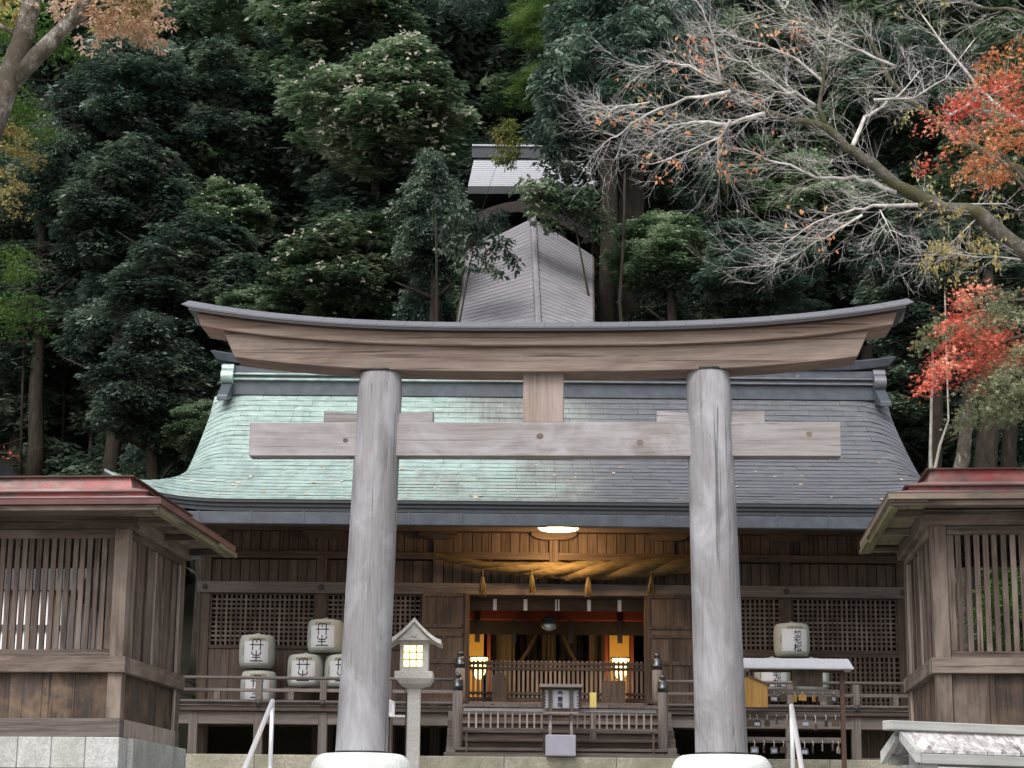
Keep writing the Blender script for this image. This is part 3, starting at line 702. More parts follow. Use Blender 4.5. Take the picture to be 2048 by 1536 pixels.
for sgn, pe in ((-1, 453), (1, 1761)):
    x = hx(pe, 35.6, 770); x0, x1 = x-.1, x+.1; y = YR-.25
    orn = MB().box(x0,x1,y-.02,YR+.25,rz_[0]-.12,rz_[4]+.05).build('ridge_end_ornament', M['gutter'], hall, bevel=.015)
    for zz, rr, yy in ((hzz(760,35.6)+.02,.13,y-.06),(hzz(741,35.6),.10,y-.0)):
        vs = []; n = 16
        for s_ in (0,1):
            for k in range(n): a = 2*math.pi*k/n; vs.append(((x0-.01, x1+.01)[s_], yy+rr*math.cos(a), zz+rr*math.sin(a)))
        MB().add(vs, [(k,(k+1)%n,(k+1)%n+n,k+n) for k in range(n)] + [tuple(range(n-1,-1,-1)), tuple(range(n,2*n))]).build('scroll', M['copper'], orn, auto=True)
    zf = hzz(769,35.6); MB().hexa([(x0,y-.62,zf-.46),(x1,y-.62,zf-.46),(x1,y,zf-.28),(x0,y,zf-.28)], [(x0,y-.62,zf-.36),(x1,y-.62,zf-.36),(x1,y-.06,zf),(x0,y-.06,zf)]).build('foot', M['gutter'], orn, bevel=.015)
MB().lathe([(.001,0),(.05,0),(.05,.05),(.001,.06)],0,0,0,14).build('crest_stud', M['gutter'], hall, loc=(hx(1592,36,760), YR-.21, hzz(757,36))).rotation_euler = (R(90),0,0)
# interior shell
IZ = DZ+.13
hb('interior_floor', 'hall_x', XL+.2, XR-.2, .2, 6.0, IZ-.05, IZ, bevel=0)
hb('threshold', 'grey_x', OX0+.041, OX1-.041, -.02, .2, DZ, IZ+.005)
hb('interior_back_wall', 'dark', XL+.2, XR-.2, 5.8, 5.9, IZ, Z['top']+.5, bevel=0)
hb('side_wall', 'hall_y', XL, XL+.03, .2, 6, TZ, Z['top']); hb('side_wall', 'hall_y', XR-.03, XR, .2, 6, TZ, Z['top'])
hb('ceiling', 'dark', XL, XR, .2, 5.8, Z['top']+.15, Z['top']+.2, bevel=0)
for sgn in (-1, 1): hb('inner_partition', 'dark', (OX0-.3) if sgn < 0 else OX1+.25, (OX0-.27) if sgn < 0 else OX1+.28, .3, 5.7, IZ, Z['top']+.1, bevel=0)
YI = 35.4
zi = lambda py, Y=YI, px=1112: U(px, py, Y).z
hxi = lambda px, Y=YI, py=1250: U(px, py, Y).x-HX
hb('red_cross_beam', 'vermilion', OX0-.2, OX1+.2, YI-33-.1, YI-33+.1, zi(1241), zi(1222))
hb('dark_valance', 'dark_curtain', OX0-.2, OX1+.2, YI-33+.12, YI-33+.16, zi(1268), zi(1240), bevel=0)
for px in (978, 1214, 1265): hb('red_column', 'vermilion', hxi(px)-.035, hxi(px)+.035, YI-33+.17, YI-33+.27, IZ, zi(1262))
for px in (940, 1235): pass
for a, b in ((925, 968), (1219, 1258)): hb('gilded_panel', 'gold', hxi(a,36.2), hxi(b,36.2), 3.2, 3.23, IZ, zi(1250, 36.2), bevel=0)
# draped curtains: folded sheets
def drape(pa, pb, ptop, pbot, Y, mat, sway=0, nm='drape'):
    x0, x1 = hxi(pa,Y), hxi(pb,Y); z1, z0 = zi(ptop,Y), zi(pbot,Y); mb = MB(); vs = []; nx, nz = 24, 8
    for j in range(nz+1):
        v = j/nz
        for i in range(nx+1):
            u = i/nx; gather = 1 - abs(sway)*(1-(2*v-1)**2)*.0
            x = x0+(x1-x0)*u + sway*(v**1.5)*(x1-x0); vs.append((x, Y-33+.04*math.sin(u*22)*(.4+.6*v)+.02*math.sin(u*51), z1-(z1-z0)*v))
    mb.add(vs, [(j*(nx+1)+i, j*(nx+1)+i+1, (j+1)*(nx+1)+i+1, (j+1)*(nx+1)+i) for j in range(nz) for i in range(nx)]).build(nm, M[mat], hall, smooth=True)
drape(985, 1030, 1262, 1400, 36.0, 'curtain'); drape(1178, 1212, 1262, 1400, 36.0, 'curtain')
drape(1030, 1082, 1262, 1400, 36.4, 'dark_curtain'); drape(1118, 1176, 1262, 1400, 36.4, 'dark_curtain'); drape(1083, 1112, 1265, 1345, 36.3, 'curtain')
for a, b, c, d in ((1072,1268,1040,1325),(1125,1268,1152,1325)):
    p, q = U(a,b,36.2), U(c,d,36.2); MB().tube([(p.x-HX,3.15,p.z),(.5*(p.x+q.x)-HX,3.15,.5*(p.z+q.z)-.04),(q.x-HX,3.15,q.z)], .035, 6).build('curtain_cord', M['curtain'], hall, smooth=True)
# bamboo blind with white tapes
bl = MB().box(OX0+.04, OX1-.04, .26, .28, hzz(1222,33.3), Z['nag0']-.02).build('bamboo_blind', M['blind'], hall)
for px, w_ in ((990,.03),(1051,.03),(1112,.012),(1117.5,.012),(1178,.03),(1239,.03)):
    x = hx(px,33.25,1200); MB().box(x-w_,x+w_,.243,.256,hzz(1221,33.3)-.01,Z['nag0']-.03).build('tape', M['paper'], bl)
for px in (955, 1240, 1028, 1141): hb('hanging_fitting', 'black_metal', hxi(px,35.2)-.045, hxi(px,35.2)+.045, 2.2, 2.25, zi(1286,35.2), zi(1240,35.2))
# picket screen inside the opening
fe = thing('picket_screen', 'low brown picket screen closing the lit opening of the hall', 'screen fence', (HX, 34.0, IZ))
fz = lambda py: U(1112, py, 34.0).z-IZ
x0, x1 = hx(934,34), hx(1296,34); n = 40
pm = MB().box(-.020,.020,-.014,.014,.05,fz(1322)).mesh('picket', M['pale_z'])
for k in range(n): put('picket', pm, fe, (x0+(x1-x0)*(k+.5)/n, 0, 0))
for a, b in ((1341,1335),(1334-3,1328-3),(1390,1385),(1404,1396)): MB().box(x0,x1,-.034,-.015,fz(a),fz(b)).build('rail', M['grey_x'], fe)

# ------------------------------------------------------------ lamps of the hall
lp = U(1117,1055,32.0)
lamp = thing('eave_lamp', 'glowing round ceiling lamp under the eave above the hall entrance', 'lamp', (lp.x, 32.0, lp.z))
MB().lathe([(.30,-.035),(.37,.03),(.37,.05)],0,0,0,28).build('diffuser', M['lamp_glow'], lamp, smooth=True)
MB().lathe([(.25,.052),(.25,.09),(.1,.1)],0,0,0,24).build('mount', M['white'], lamp)
MB().tube([(0,0,.1),(0,0,.22)], .012, 6).build('stem', M['black_metal'], lamp)
def point(name, loc, e, col, r=.1, parent=None):
    l = bpy.data.lights.new(name, 'POINT'); l.energy = e; l.color = col; l.shadow_soft_size = r; o = bpy.data.objects.new(name, l); COL.objects.link(o); o.location = loc
    if parent: o.parent = parent
    return o
point('eave_lamp_light', (0,0,-.14), 85, (1,.56,.22), .2, lamp)
for px, py, lab in ((958,1338,'left'),(1241,1340,'right')):
    p = U(px,py,34.7); g = thing('floor_lantern', 'glowing cup shaped paper floor lantern behind the picket screen, at the %s gilded panel' % lab, 'lantern', (p.x, 34.7, IZ))
    zz = p.z-IZ
    MB().lathe([(.045,-.17),(.10,-.08),(.125,.02),(.15,.19)],0,0,zz,16).build('shade', M['bonbori_glow'], g, smooth=True)
    fr = MB()
    for k in range(6):
        a = math.pi/3*k+.3; fr.tube([(.05*math.cos(a),.05*math.sin(a),zz-.18),(.11*math.cos(a),.11*math.sin(a),zz-.08),(.135*math.cos(a),.135*math.sin(a),zz+.02),(.165*math.cos(a),.165*math.sin(a),zz+.2)], .009, 4)
    fr.lathe([(.166,0),(.172,0),(.172,.02),(.166,.02)],0,0,zz+.19,20,cap=False); fr.build('frame', M['black_metal'], g)
    MB().tube([(0,0,.02),(0,0,zz-.18)], .014, 6).build('stand', M['black_metal'], g); MB().lathe([(.12,0),(.12,.02),(.03,.03)],0,0,0,16).build('foot', M['black_metal'], g)
    point('floor_lantern_light', (0,.3,zz+.1), 18, (1,.55,.18), .1, g)
# mirror
p = U(1098,1247,34.3); mr_ = thing('round_mirror', 'round polished metal mirror hanging in the dark middle of the hall opening', 'mirror', (p.x,34.3,p.z))
MB().lathe([(.001,-.012),(.13,-.01),(.137,.0),(.13,.012),(.001,.012)],0,0,0,32).build('disc', M['mirror'], mr_, smooth=True).rotation_euler = (R(84),0,0)
MB().tube([(0,0,.13),(0,0,.55)], .006, 4).build('cord', M['black_metal'], mr_)

# sacred straw rope with tassels
rp = thing('straw_rope', 'thick twisted straw rope slung across the hall entrance', 'sacred rope', (HX, 32.75, 0))
ctr = [(862,1108,.035),(900,1118,.055),(960,1130,.075),(1020,1137,.10),(1080,1140,.125),(1140,1142,.15),(1200,1140,.16),(1260,1138,.16),(1320,1133,.155),(1372,1129,.14),(1400,1124,.11),(1440,1116,.07),(1480,1108,.035)]
pts = [(U(a,b,32.75), r_) for a, b, r_ in ctr]
dense = []
for i in range(len(pts)-1):
    for q in range(8): t = q/8; dense.append((pts[i][0].lerp(pts[i+1][0], t), pts[i][1]*(1-t)+pts[i+1][1]*t))
for s_ in range(3):
    P = []; Rr = []; ph = 2*math.pi*s_/3
    for i, (c, r_) in enumerate(dense):
        a = -i*.062*2*math.pi/2.0 + ph; P.append((c.x-HX, r_*.42*math.cos(a), c.z+r_*.42*math.sin(a))); Rr.append(r_*.64)
    MB().tube(P, Rr, 12).build('strand', M['straw'], rp, smooth=True)
fz_ = MB()
for k in range(500):
    i = rnd.randrange(8, len(dense)-8); c, r_ = dense[i]; a = rnd.uniform(0, 6.28); q = Vector((c.x-HX, -abs(r_*math.cos(a)), c.z+r_*math.sin(a)))
    d = Vector((rnd.uniform(-.12,.12), rnd.uniform(-.04,.0), rnd.uniform(-.05,.05))); fz_.tube([q, q+d], [.003,.001], 3)
tag(fz_.build('loose_straw', M['straw'], rp), kind='stuff')
for px, py in ((965,1150),(1063,1146),(1177,1152),(1303,1150)):
    p = U(px,py,32.62); MB().tube([(p.x-HX,-.1,p.z+.1),(p.x-HX,-.1,p.z-.05)], .012, 5).build('tassel_cord', M['straw'], rp)
    ta = MB()
    for k in range(36):
        a = rnd.uniform(0,6.28); r_ = rnd.uniform(.2,1); sp_ = .075*r_; ta.tube([(p.x-HX+.01*math.cos(a),-.1+.01*math.sin(a),p.z-.03),(p.x-HX+sp_*.6*math.cos(a),-.1+sp_*.6*math.sin(a),p.z-.16),(p.x-HX+sp_*math.cos(a),-.1+sp_*math.sin(a),p.z-rnd.uniform(.27,.36))], [.018,.012,.003], 4)
    tag(ta.build('tassel', M['straw'], rp), kind='stuff')

# ------------------------------------------------------------ lettering
def textmesh(body, size, bold=0.0):
    c = bpy.data.curves.new('lettering', 'FONT'); c.body = body; c.size = size; c.align_x = 'CENTER'; c.align_y = 'CENTER'; c.offset = bold; c.resolution_u = 3
    o = bpy.data.objects.new('lettering_source', c); COL.objects.link(o); bpy.context.view_layer.update()
    dg = bpy.context.evaluated_depsgraph_get(); me = o.evaluated_get(dg).to_mesh()
    v = [tuple(q.co) for q in me.vertices]; f = [tuple(p.vertices) for p in me.polygons]
    o.evaluated_get(dg).to_mesh_clear(); bpy.data.objects.remove(o); bpy.data.curves.remove(c); return v, f
def strokes(lines, wd):
    v = []; f = []
    for ln in lines:
        for (a, b) in zip(ln[:-1], ln[1:]):
            d = Vector((b[0]-a[0], b[1]-a[1])); L = d.length
            if L < 1e-6: continue
            d /= L; nrm = Vector((-d.y, d.x))*wd*.5; e = d*wd*.45
            A = Vector(a)-e; B = Vector(b)+e; n = len(v); k = 3
            for q in range(k+1):
                c = A.lerp(B, q/k); v += [(*(c-nrm), 0), (*(c+nrm), 0)]
            f += [(n+2*q, n+2*q+2, n+2*q+3, n+2*q+1) for q in range(k)]
    return v, f
def on_drum(vf, R_, cx=0, cz=0, eps=.004):   # wrap flat x,y art onto the front of a drum of radius function R_(z)
    v, f = vf; out = []
    for x, y, _ in v:
        z = cz+y; r_ = R_(z)+eps; a = (cx+x)/r_; out.append((r_*math.sin(a), -r_*math.cos(a), z))
    return MB().add(out, f)
def flatpatch(x0, x1, z0, z1, nx=8, nz=5):
    v = [(x0+(x1-x0)*i/nx, z0+(z1-z0)*j/nz, 0) for j in range(nz+1) for i in range(nx+1)]
    return v, [(j*(nx+1)+i, j*(nx+1)+i+1, (j+1)*(nx+1)+i+1, (j+1)*(nx+1)+i) for j in range(nz) for i in range(nx)]
bp = [(.20,.0),(.245,.012),(.272,.05),(.288,.12),(.292,.28),(.288,.42),(.275,.49),(.25,.525),(.12,.545),(.04,.555),(.03,.57),(.001,.575)]
def drumR(z):
    for (r0,z0),(r1,z1) in zip(bp[:-1], bp[1:]):
        if z0 <= z <= z1 and z1 > z0: return r0+(r1-r0)*(z-z0)/(z1-z0)
    return .28
k_ = .001165
niu = [[(-52,-40),(-52,-160+20),(-40,-0)] ]
def PT(x, y): return ((x-1457)*k_, (565-y)*k_)
tan_ = [[PT(1405,565),PT(1405,430),PT(1415,418),PT(1500,418),PT(1512,430),PT(1512,565)],[PT(1370,492),PT(1545,492)],[PT(1457,440),PT(1457,456)]]
sei_ = [[PT(1395,590),PT(1396,612),PT(1425,634),PT(1490,634),PT(1518,612),PT(1520,590)],[PT(1457,580),PT(1457,712)],[PT(1405,664),PT(1505,664)],[PT(1375,712),PT(1538,712)]]
MESH = {}
MESH['drum'] = MB().lathe(bp,0,0,0,28).mesh('drum', M['barrel'], True)
MESH['niu_face'] = on_drum(flatpatch(-.21,.20,.075,.42,14,6), drumR, 0, 0, .002).mesh('label_panel', M['barrel_face'], True)
MESH['niu_text'] = on_drum(strokes(tan_+sei_, .0165), drumR, 0, .275, .005).mesh('lettering', M['ink'])
def tiny(n, h, wd, seed):
    r2 = random.Random(seed); L = []
    for k in range(n):
        y = -k*h*1.25
        for q in range(4):
            a = (r2.uniform(-.5,.5)*h, y+r2.uniform(-.5,.5)*h)
            b = (a[0]+r2.uniform(-.5,.5)*h, y+r2.uniform(-.4,.4)*h); L.append([a, b])
    return strokes(L, wd)
MESH['tiny_red'] = on_drum(tiny(3,.022,.006,3), drumR, .235, .34, .004).mesh('small_red_print', M['red_ink'])
MESH['tiny_dark'] = on_drum(tiny(6,.018,.004,5), drumR, -.235, .33, .004).mesh('small_dark_print', M['ink'])
lf = []
for k in range(13):
    x = -.12+.02*k; h = .022+.012*math.sin(k*2.1); lf.append([(x,-.018),(x+.01,h*.6),(x+.014,-.008)])
MESH['emblem'] = on_drum(strokes(lf, .016), drumR, 0, .455, .004).mesh('leaf_print', M['brown_ink'])
MESH['cordband'] = MB().lathe([(.300,0),(.300,.012)],0,0,.405,28,cap=False).mesh('rope_band', M['straw'], True)
t1 = textmesh('老', .145, .0018); t2 = textmesh('松', .145, .0018); t3 = textmesh('水代', .062, .0022)
MESH['oi'] = on_drum(([(x,y+.262,0) for x,y,_ in t1[0]], t1[1]), drumR, .045, 0, .005).mesh('lettering', M['ink'])
MESH['matsu'] = on_drum(([(x,y+.125,0) for x,y,_ in t2[0]], t2[1]), drumR, .045, 0, .005).mesh('lettering', M['ink'])
MESH['small_top'] = on_drum(([(x,y+.372,0) for x,y,_ in t3[0]], t3[1]), drumR, .045, 0, .005).mesh('lettering', M['ink'])
MESH['oi_face'] = on_drum(flatpatch(-.22,.23,.08,.43,14,6), drumR, 0, 0, .002).mesh('label_panel', M['barrel_face'], True)
def barrel(px, pbot, Y, rz, kind, label, zfix=None):
    p = U(px, pbot, Y); z = p.z if zfix is None else zfix
    b = thing('sake_barrel', label, 'sake barrel', (p.x, Y, z), rz, 'straw wrapped sake barrels on the veranda')
    put('drum', MESH['drum'], b)
    if kind == 'niu': names = ['niu_face','niu_text','tiny_red','tiny_dark','emblem']
    else: names = ['oi_face','oi','matsu','small_top','tiny_red','tiny_dark','emblem']
    for k in names: put(MESH[k].name.split('.')[0], MESH[k], b)
    return b
BY = 32.35; zB = DZ+.003
s1 = barrel(516, 1404, BY, R(2), 'niu', 'lower sake barrel of the two-high stack at the left end of the veranda', zB)
barrel(513, 1345, BY, R(4), 'niu', 'pale sake barrel stacked on another at the left end of the veranda', zB+.575)
pz = U(610,1377,BY).z
barrel(610, 1377, BY, R(-3), 'niu', 'sake barrel at the left foot of the three-barrel pile beside the torii pillar', pz)
barrel(684, 1377, BY, R(3), 'niu', 'sake barrel half hidden behind the left torii pillar, right foot of its pile', pz)
barrel(650, 1311, BY-.02, R(-6), 'niu', 'sake barrel on top of the three-barrel pile beside the left torii pillar', pz+.56)
st_ = thing('barrel_stand', 'low dark wooden stand under the three piled sake barrels', 'stand', (U(647,1380,BY).x, BY, DZ))
MB().box(-.62,.62,-.22,.22,pz-DZ-.06,pz-DZ-.003).build('top', M['hall_x'], st_)
for sx in (-.55,.55): MB().box(sx-.04,sx+.04,-.2,.2,.003,pz-DZ-.062).build('leg', M['hall_z'], st_)
zr1 = U(1584,1315,BY).z
barrel(1545, 1380, BY, R(0), 'oi', 'sake barrel lettered 老松 under the plaque rack roof, left foot of its pile', zr1-.56)
barrel(1623, 1380, BY, R(2), 'oi', 'sake barrel mostly hidden behind the dark board of the plaque rack', zr1-.56)
barrel(1584, 1315, BY-.02, R(3), 'oi', 'sake barrel lettered 老松 topping the pile above the plaque rack roof', zr1)
st2 = thing('barrel_stand', 'low dark wooden stand under the barrels lettered 老松', 'stand', (U(1584,1380,BY).x, BY, DZ))
hh = zr1-.56-DZ
MB().box(-.62,.62,-.22,.22,hh-.05,hh-.003).build('top', M['hall_x'], st2)
for sx in (-.55,.55): MB().box(sx-.04,sx+.04,-.2,.2,.003,hh-.052).build('leg', M['hall_z'], st2)

# ------------------------------------------------------------ offering box, boards, papers on the stair
Y = 30.0; p = U(1121,1515,Y)
ob = thing('offering_box', 'roofed wooden offering box wrapped in white lettered cloth in the middle of the stair', 'offering box', (p.x, Y, TZ))
zo = lambda py, Y_=30.0: U(1121,py,Y_).z-TZ; xo = lambda px: U(px,1430,30.0).x-p.x
MB().hexa([(xo(1078)-.0,-.26,zo(1377)),(xo(1165),-.26,zo(1377)),(xo(1165),.26,zo(1377)),(xo(1078),.26,zo(1377))],[(xo(1078),-.2,zo(1370)),(xo(1165),-.2,zo(1370)),(xo(1165),.2,zo(1370)),(xo(1078),.2,zo(1370))]).build('roof_board', M['grey_x'], ob, bevel=.006)
for a, b in ((1083,1088),(1158,1163)): MB().box(xo(a),xo(b),-.1,.1,zo(1417),zo(1377)-.002).build('side_board', M['hall_z'], ob)
MB().box(xo(1088)+.002,xo(1158)-.002,-.06,.06,zo(1417),zo(1380)).build('cloth_wrap', M['cloth'], ob, bevel=.01)
for a in (1096.5, 1138.5): MB().box(xo(a),xo(a+7.5),-.13,-.063,zo(1471),zo(1377)-.002).build('post', M['grey_z'], ob, bevel=.004)
MB().box(xo(1086),xo(1156),-.15,-.131,zo(1429),zo(1425)).build('crosspiece', M['pale_z'], ob, bevel=.003)
for a in (1097.5, 1139.5): MB().tube([(xo(a+3),-.09,zo(1432)),(xo(a+3),-.16,zo(1472))], .022, 8).build('leg', M['pale_z'], ob)
MB().box(xo(1091),xo(1151),-.22,.1,0.01,zo(1471)).build('cloth_covered_base', M['purple_cloth'], ob, bevel=.012)
t4 = textmesh('奉', .085, .0012); t5 = textmesh('賽', .085, .0012); t6 = textmesh('箱', .085, .0012)
for t_, py in ((t4,1388.5),(t5,1400),(t6,1411.5)):
    MB().add([(x*1.0+xo(1120), -.0665, y+zo(py)) for x, y, _ in t_[0]], t_[1]).build('lettering', M['blue_ink'], ob)
cl_ = strokes([[(xo(1085+4),0),(xo(1093),0)]], .01)
for py in (1386,1393,1399,1405,1411):
    for a in (1090, 1155): MB().box(xo(a)-.012,xo(a)+.012,-.064,-.061,zo(py)-.02,zo(py)).build('blue_stripe', M['gate_z'], ob)
# yellow paper on a stand
Y = 30.6; p = U(1186,1500,Y); yp = thing('paper_notice', 'yellow paper notice on a slim post right of the offering box', 'notice', (p.x,Y,TZ))
z_ = lambda py: U(1186,py,30.6).z-TZ
MB().box(-.05,.05,-.012,-.004,z_(1415),z_(1385)).build('paper', M['yellow_paper'], yp); MB().box(-.045,.045,-.003,.04,.003,z_(1414)).build('post', M['grey_z'], yp)
# wooden tablets
Y = 33.7; p = U(998,1402,Y); tb = thing('wooden_tablet', 'round-topped weathered wooden tablet leaning before the picket screen on the left', 'wooden tablet', (p.x,Y,IZ))
hgt = U(998,1345,Y).z-IZ; wd = .12
poly = [(-wd,0),(wd,0),(wd*.97,hgt*.82)]+[(wd*.95*math.cos(a), hgt*.84+hgt*.16*math.sin(a)) for a in [math.pi*k/8 for k in range(1,8)]]+[(-wd*.97,hgt*.82)]
MB().prism(poly, -.02, .02).build('board', M['grey_z'], tb, bevel=.004); MB().box(-wd*1.25,wd*1.25,-.06,.06,.002,.06).build('foot', M['hall_x'], tb)
for k in range(5): MB().box(-wd*.7+k*.04,-wd*.7+k*.04+.01,-.022,-.0205,hgt*.25,hgt*.75).build('carved_line', M['hall_z'], tb)
p = U(1227,1402,Y); tb = thing('wooden_tablet', 'square plain wooden board on two feet before the picket screen on the right', 'wooden board', (p.x,Y,IZ))
hgt = U(1227,1362,Y).z-IZ; wd = .2
MB().box(-wd,wd,-.02,.02,.06,hgt).build('board', M['grey_z'], tb, bevel=.004)
for sx in (-.13,.13): MB().box(sx-.025,sx+.025,-.08,.08,.002,.058).build('foot', M['hall_x'], tb)
# white fortune box on shelf behind the left pillar
Y = 29.2; p = U(775,1434,Y); wb = thing('white_box', 'small white box with a peaked lid on a shelf behind the left torii pillar', 'box', (p.x,Y,0))
z_ = lambda py: U(775,py,29.2).z; x_ = lambda px: U(px,1430,29.2).x-p.x
sh = thing('white_shelf', 'narrow white shelf on a dark post between the torii pillar and stone lantern', 'shelf', (p.x,Y,0))
MB().box(x_(735),x_(810),-.12,.12,z_(1434),z_(1431)).build('shelf_board', M['white'], sh); MB().box(-.04,.04,-.04,.04,0,z_(1434)-.001).build('post', M['hall_z'], sh); 
MB().box(x_(750),x_(789),-.1,.1,z_(1431)+.002,z_(1405)).build('body', M['white'], wb, bevel=.004)
MB().prism([(x_(748),z_(1405)),(x_(791),z_(1405)),(x_(778),z_(1399))], -.11, .11).build('lid', M['white'], wb)
MB().box(x_(779),x_(784),-.1025,-.1005,z_(1425),z_(1410)).build('label', M['cloth'], wb)

# ------------------------------------------------------------ stone lantern
Y = 27.5; p = U(826,1500,Y); LF = Frame(p.x, Y, 0, 0)
lan = thing('stone_lantern', 'lit pale stone lantern with flared roof right of the left torii pillar', 'stone lantern', (p.x,Y,0))
lx = lambda px, ly=0: LF.at(px,1350,ly).x; lz = lambda py, ly=0: LF.at(826,py,ly).z
ps = .5*(lx(838)-lx(812))
MB().hexa([(-ps*1.05,-ps*1.05,0),(ps*1.05,-ps*1.05,0),(ps*1.05,ps*1.05,0),(-ps*1.05,ps*1.05,0)],[(-ps,-ps,lz(1377)),(ps,-ps,lz(1377)),(ps,ps,lz(1377)),(-ps,ps,lz(1377))]).build('shaft', M['lantern_stone'], lan, bevel=.012)
MB().box(-ps*2.1,ps*2.1,-ps*2.1,ps*2.1,-.1,.18).build('base_block', M['granite'], lan, bevel=.02)
pw = .5*(lx(865)-lx(789)); zA, zB_, zC = lz(1377), lz(1363), lz(1345)
vs = []; prof_l = [(ps*1.02,zA),(ps*1.5,zA+.02),(pw*.82,zA+.05),(pw*.97,zB_+.015),(pw,zB_+.02),(pw,zC)]
for r_, z in prof_l: vs += [(-r_,-r_,z),(r_,-r_,z),(r_,r_,z),(-r_,r_,z)]
fs = [(3,2,1,0), tuple(len(prof_l)*4-4+k for k in range(4))]
for i in range(len(prof_l)-1):
    for k in range(4): a = i*4+k; b = i*4+(k+1)%4; fs.append((a,b,b+4,a+4))
MB().add(vs, fs).build('platform', M['lantern_stone'], lan, bevel=.01)
fw = .5*(lx(855)-lx(799)); z0, z1 = zC+.001, lz(1284)
w0, w1 = lx(807), lx(846); wz0, wz1 = lz(1336), lz(1292)
fb = MB().box(-fw,w0,-fw,-fw+.07,z0,z1).box(w1,fw,-fw,-fw+.07,z0,z1).box(w0,w1,-fw,-fw+.07,z0,wz0).box(w0,w1,-fw,-fw+.07,wz1,z1).box(-fw,fw,fw-.07,fw,z0,z1).box(-fw,-fw+.07,-fw+.07,fw-.07,z0,z1).box(fw-.07,fw,-fw+.07,fw-.07,z0,z1)
fbx = fb.build('fire_box', M['lantern_stone'], lan)
MB().box(w0,w1,-fw+.035,-fw+.045,wz0,wz1).build('window_pane', M['window_glow'], fbx)
gr = MB(); t_ = .006
for k in range(4):
    x = w0+(w1-w0)*k/3; gr.box(x-t_,x+t_,-fw+.01,-fw+.034,wz0,wz1); z = wz0+(wz1-wz0)*k/3; gr.box(w0,w1,-fw+.012,-fw+.033,z-t_,z+t_)
gr.build('window_grille', M['rust_and_shadow'], fbx)
# flared gabled roof: curve of the eave swept front to back
rwid = .5*(lx(888)-lx(781)); zpk, zev = lz(1237,-.2), lz(1281,-.2)
def rcurve(s_): return zev + (zpk-zev)*(1-abs(s_))**1.45
S = [-1,-.85,-.7,-.5,-.3,-.15,0,.15,.3,.5,.7,.85,1]; dep = rwid*.95
for nm, th, dd, ww, dz in (('roof', .055, dep, rwid, 0.0),):
    vs = []
    for s_ in S:
        z = rcurve(s_); vs += [(s_*ww,-dd,z-th),(s_*ww,-dd,z),(s_*ww,dd,z),(s_*ww,dd,z-th)]
    fs = [(0,1,2,3), tuple((len(S)-1)*4+k for k in (3,2,1,0))]
    for i in range(len(S)-1):
        a = i*4; b = a+4; fs += [(a,b,b+1,a+1),(a+1,b+1,b+2,a+2),(a+2,b+2,b+3,a+3),(a+3,b+3,b,a)]
    MB().add(vs, fs).build(nm, M['lantern_stone'], lan, auto=True)
zg = z1+.001
poly = [(-rwid*.9,zg),(rwid*.9,zg)] + [(s_*rwid*.9, max(zg+.002, rcurve(s_)-.056)) for s_ in S[::-1]]
MB().prism(poly, -dep+.045, dep-.045).build('gable_block', M['lantern_stone'], lan)
MB().lathe([(.001,0),(.035,0),(.035,.018),(.028,.024),(.001,.024)],0,0,0,18).build('round_boss', M['lantern_stone'], lan, loc=(0,-dep+.045,lz(1268,-dep))).rotation_euler = (R(90),0,0)
MB().tube([(-pw*.9,-pw+.02,zB_),(-pw*.7,-pw*.8,zA+.02),(-ps-.01,-ps,zA-.06),(-ps-.012,-ps,.9),(-ps-.012,-ps,.1)], .009, 5).build('cable', M['black_metal'], lan)
point('stone_lantern_light', (0,-fw+.1,.5*(wz0+wz1)), .6, (1,.75,.4), .05, lan)

# ------------------------------------------------------------ terrace
ter = thing('stone_terrace', 'low stone terrace with pale edging under the worship hall', 'terrace', (HX, 29.9, 0))
xw = 8.2; xs_ = [-xw]
rr_ = random.Random(4)
while xs_[-1] < xw: xs_.append(min(xw, xs_[-1]+rr_.uniform(1.1,1.7)))
for a, b in zip(xs_[:-1], xs_[1:]):
    MB().box(a+.003,b-.003,0,.35,TZ-.24,TZ).build('edging_stone', M['edge_stone'], ter, bevel=.008)
for j in range(2):
    x = -xw + (j*.3)
    while x < xw:
        w_ = rr_.uniform(.5,.9); MB().box(x+.004,min(xw,x+w_)-.004,.03,.3,TZ-.245-.165*(j+1),TZ-.245-.165*j-.004).build('facing_stone', M['granite'], ter, bevel=.01); x += w_
MB().box(-xw+.01,xw-.01,.352,9,0,TZ-.004).build('terrace_fill', M['edge_stone'], ter)

# ------------------------------------------------------------ prayer plaque rack
Y = 29.25; p = U(1560,1500,Y); EF = Frame(p.x, Y, 0, 0)
rk = thing('plaque_rack', 'roofed rack hung with wooden prayer plaques before the right end of the veranda', 'plaque rack', (p.x,Y,0))
ex = lambda px: EF.at(px,1420).x; ez = lambda py, px=1600: EF.at(px,py).z
x0, x1 = ex(1405), ex(1705)
zt1, zt0 = ez(1317), ez(1338)
MB().add([(x0,-.22,zt0),(x1,-.22,zt0),(ex(1699),0,zt1),(x0,0,zt1),(x0,.22,zt0),(x1,.22,zt0),(x0,-.22,zt0-.015),(x1,-.22,zt0-.015),(x0,.22,zt0-.015),(x1,.22,zt0-.015)],
         [(0,1,2,3),(3,2,5,4),(6,7,1,0),(7,9,5,2,1),(9,8,4,5),(8,6,0,3,4),(6,8,9,7)]).build('roof', M['pale_roof'], rk)
for a, b in ((1412,1419),(1681,1690)): MB().box(ex(a),ex(b),-.03,.03,0,zt0-.016).build('post', M['rust_and_shadow'], rk)
rails = [(1379,1389),(1425,1434),(1475,1486)]
rz0 = []
for a, b in rails: 
    MB().box(ex(1420),ex(1680),-.025,.025,ez(b),ez(a)).build('rail', M['grey_x'], rk, bevel=.004); rz0.append(ez(b))
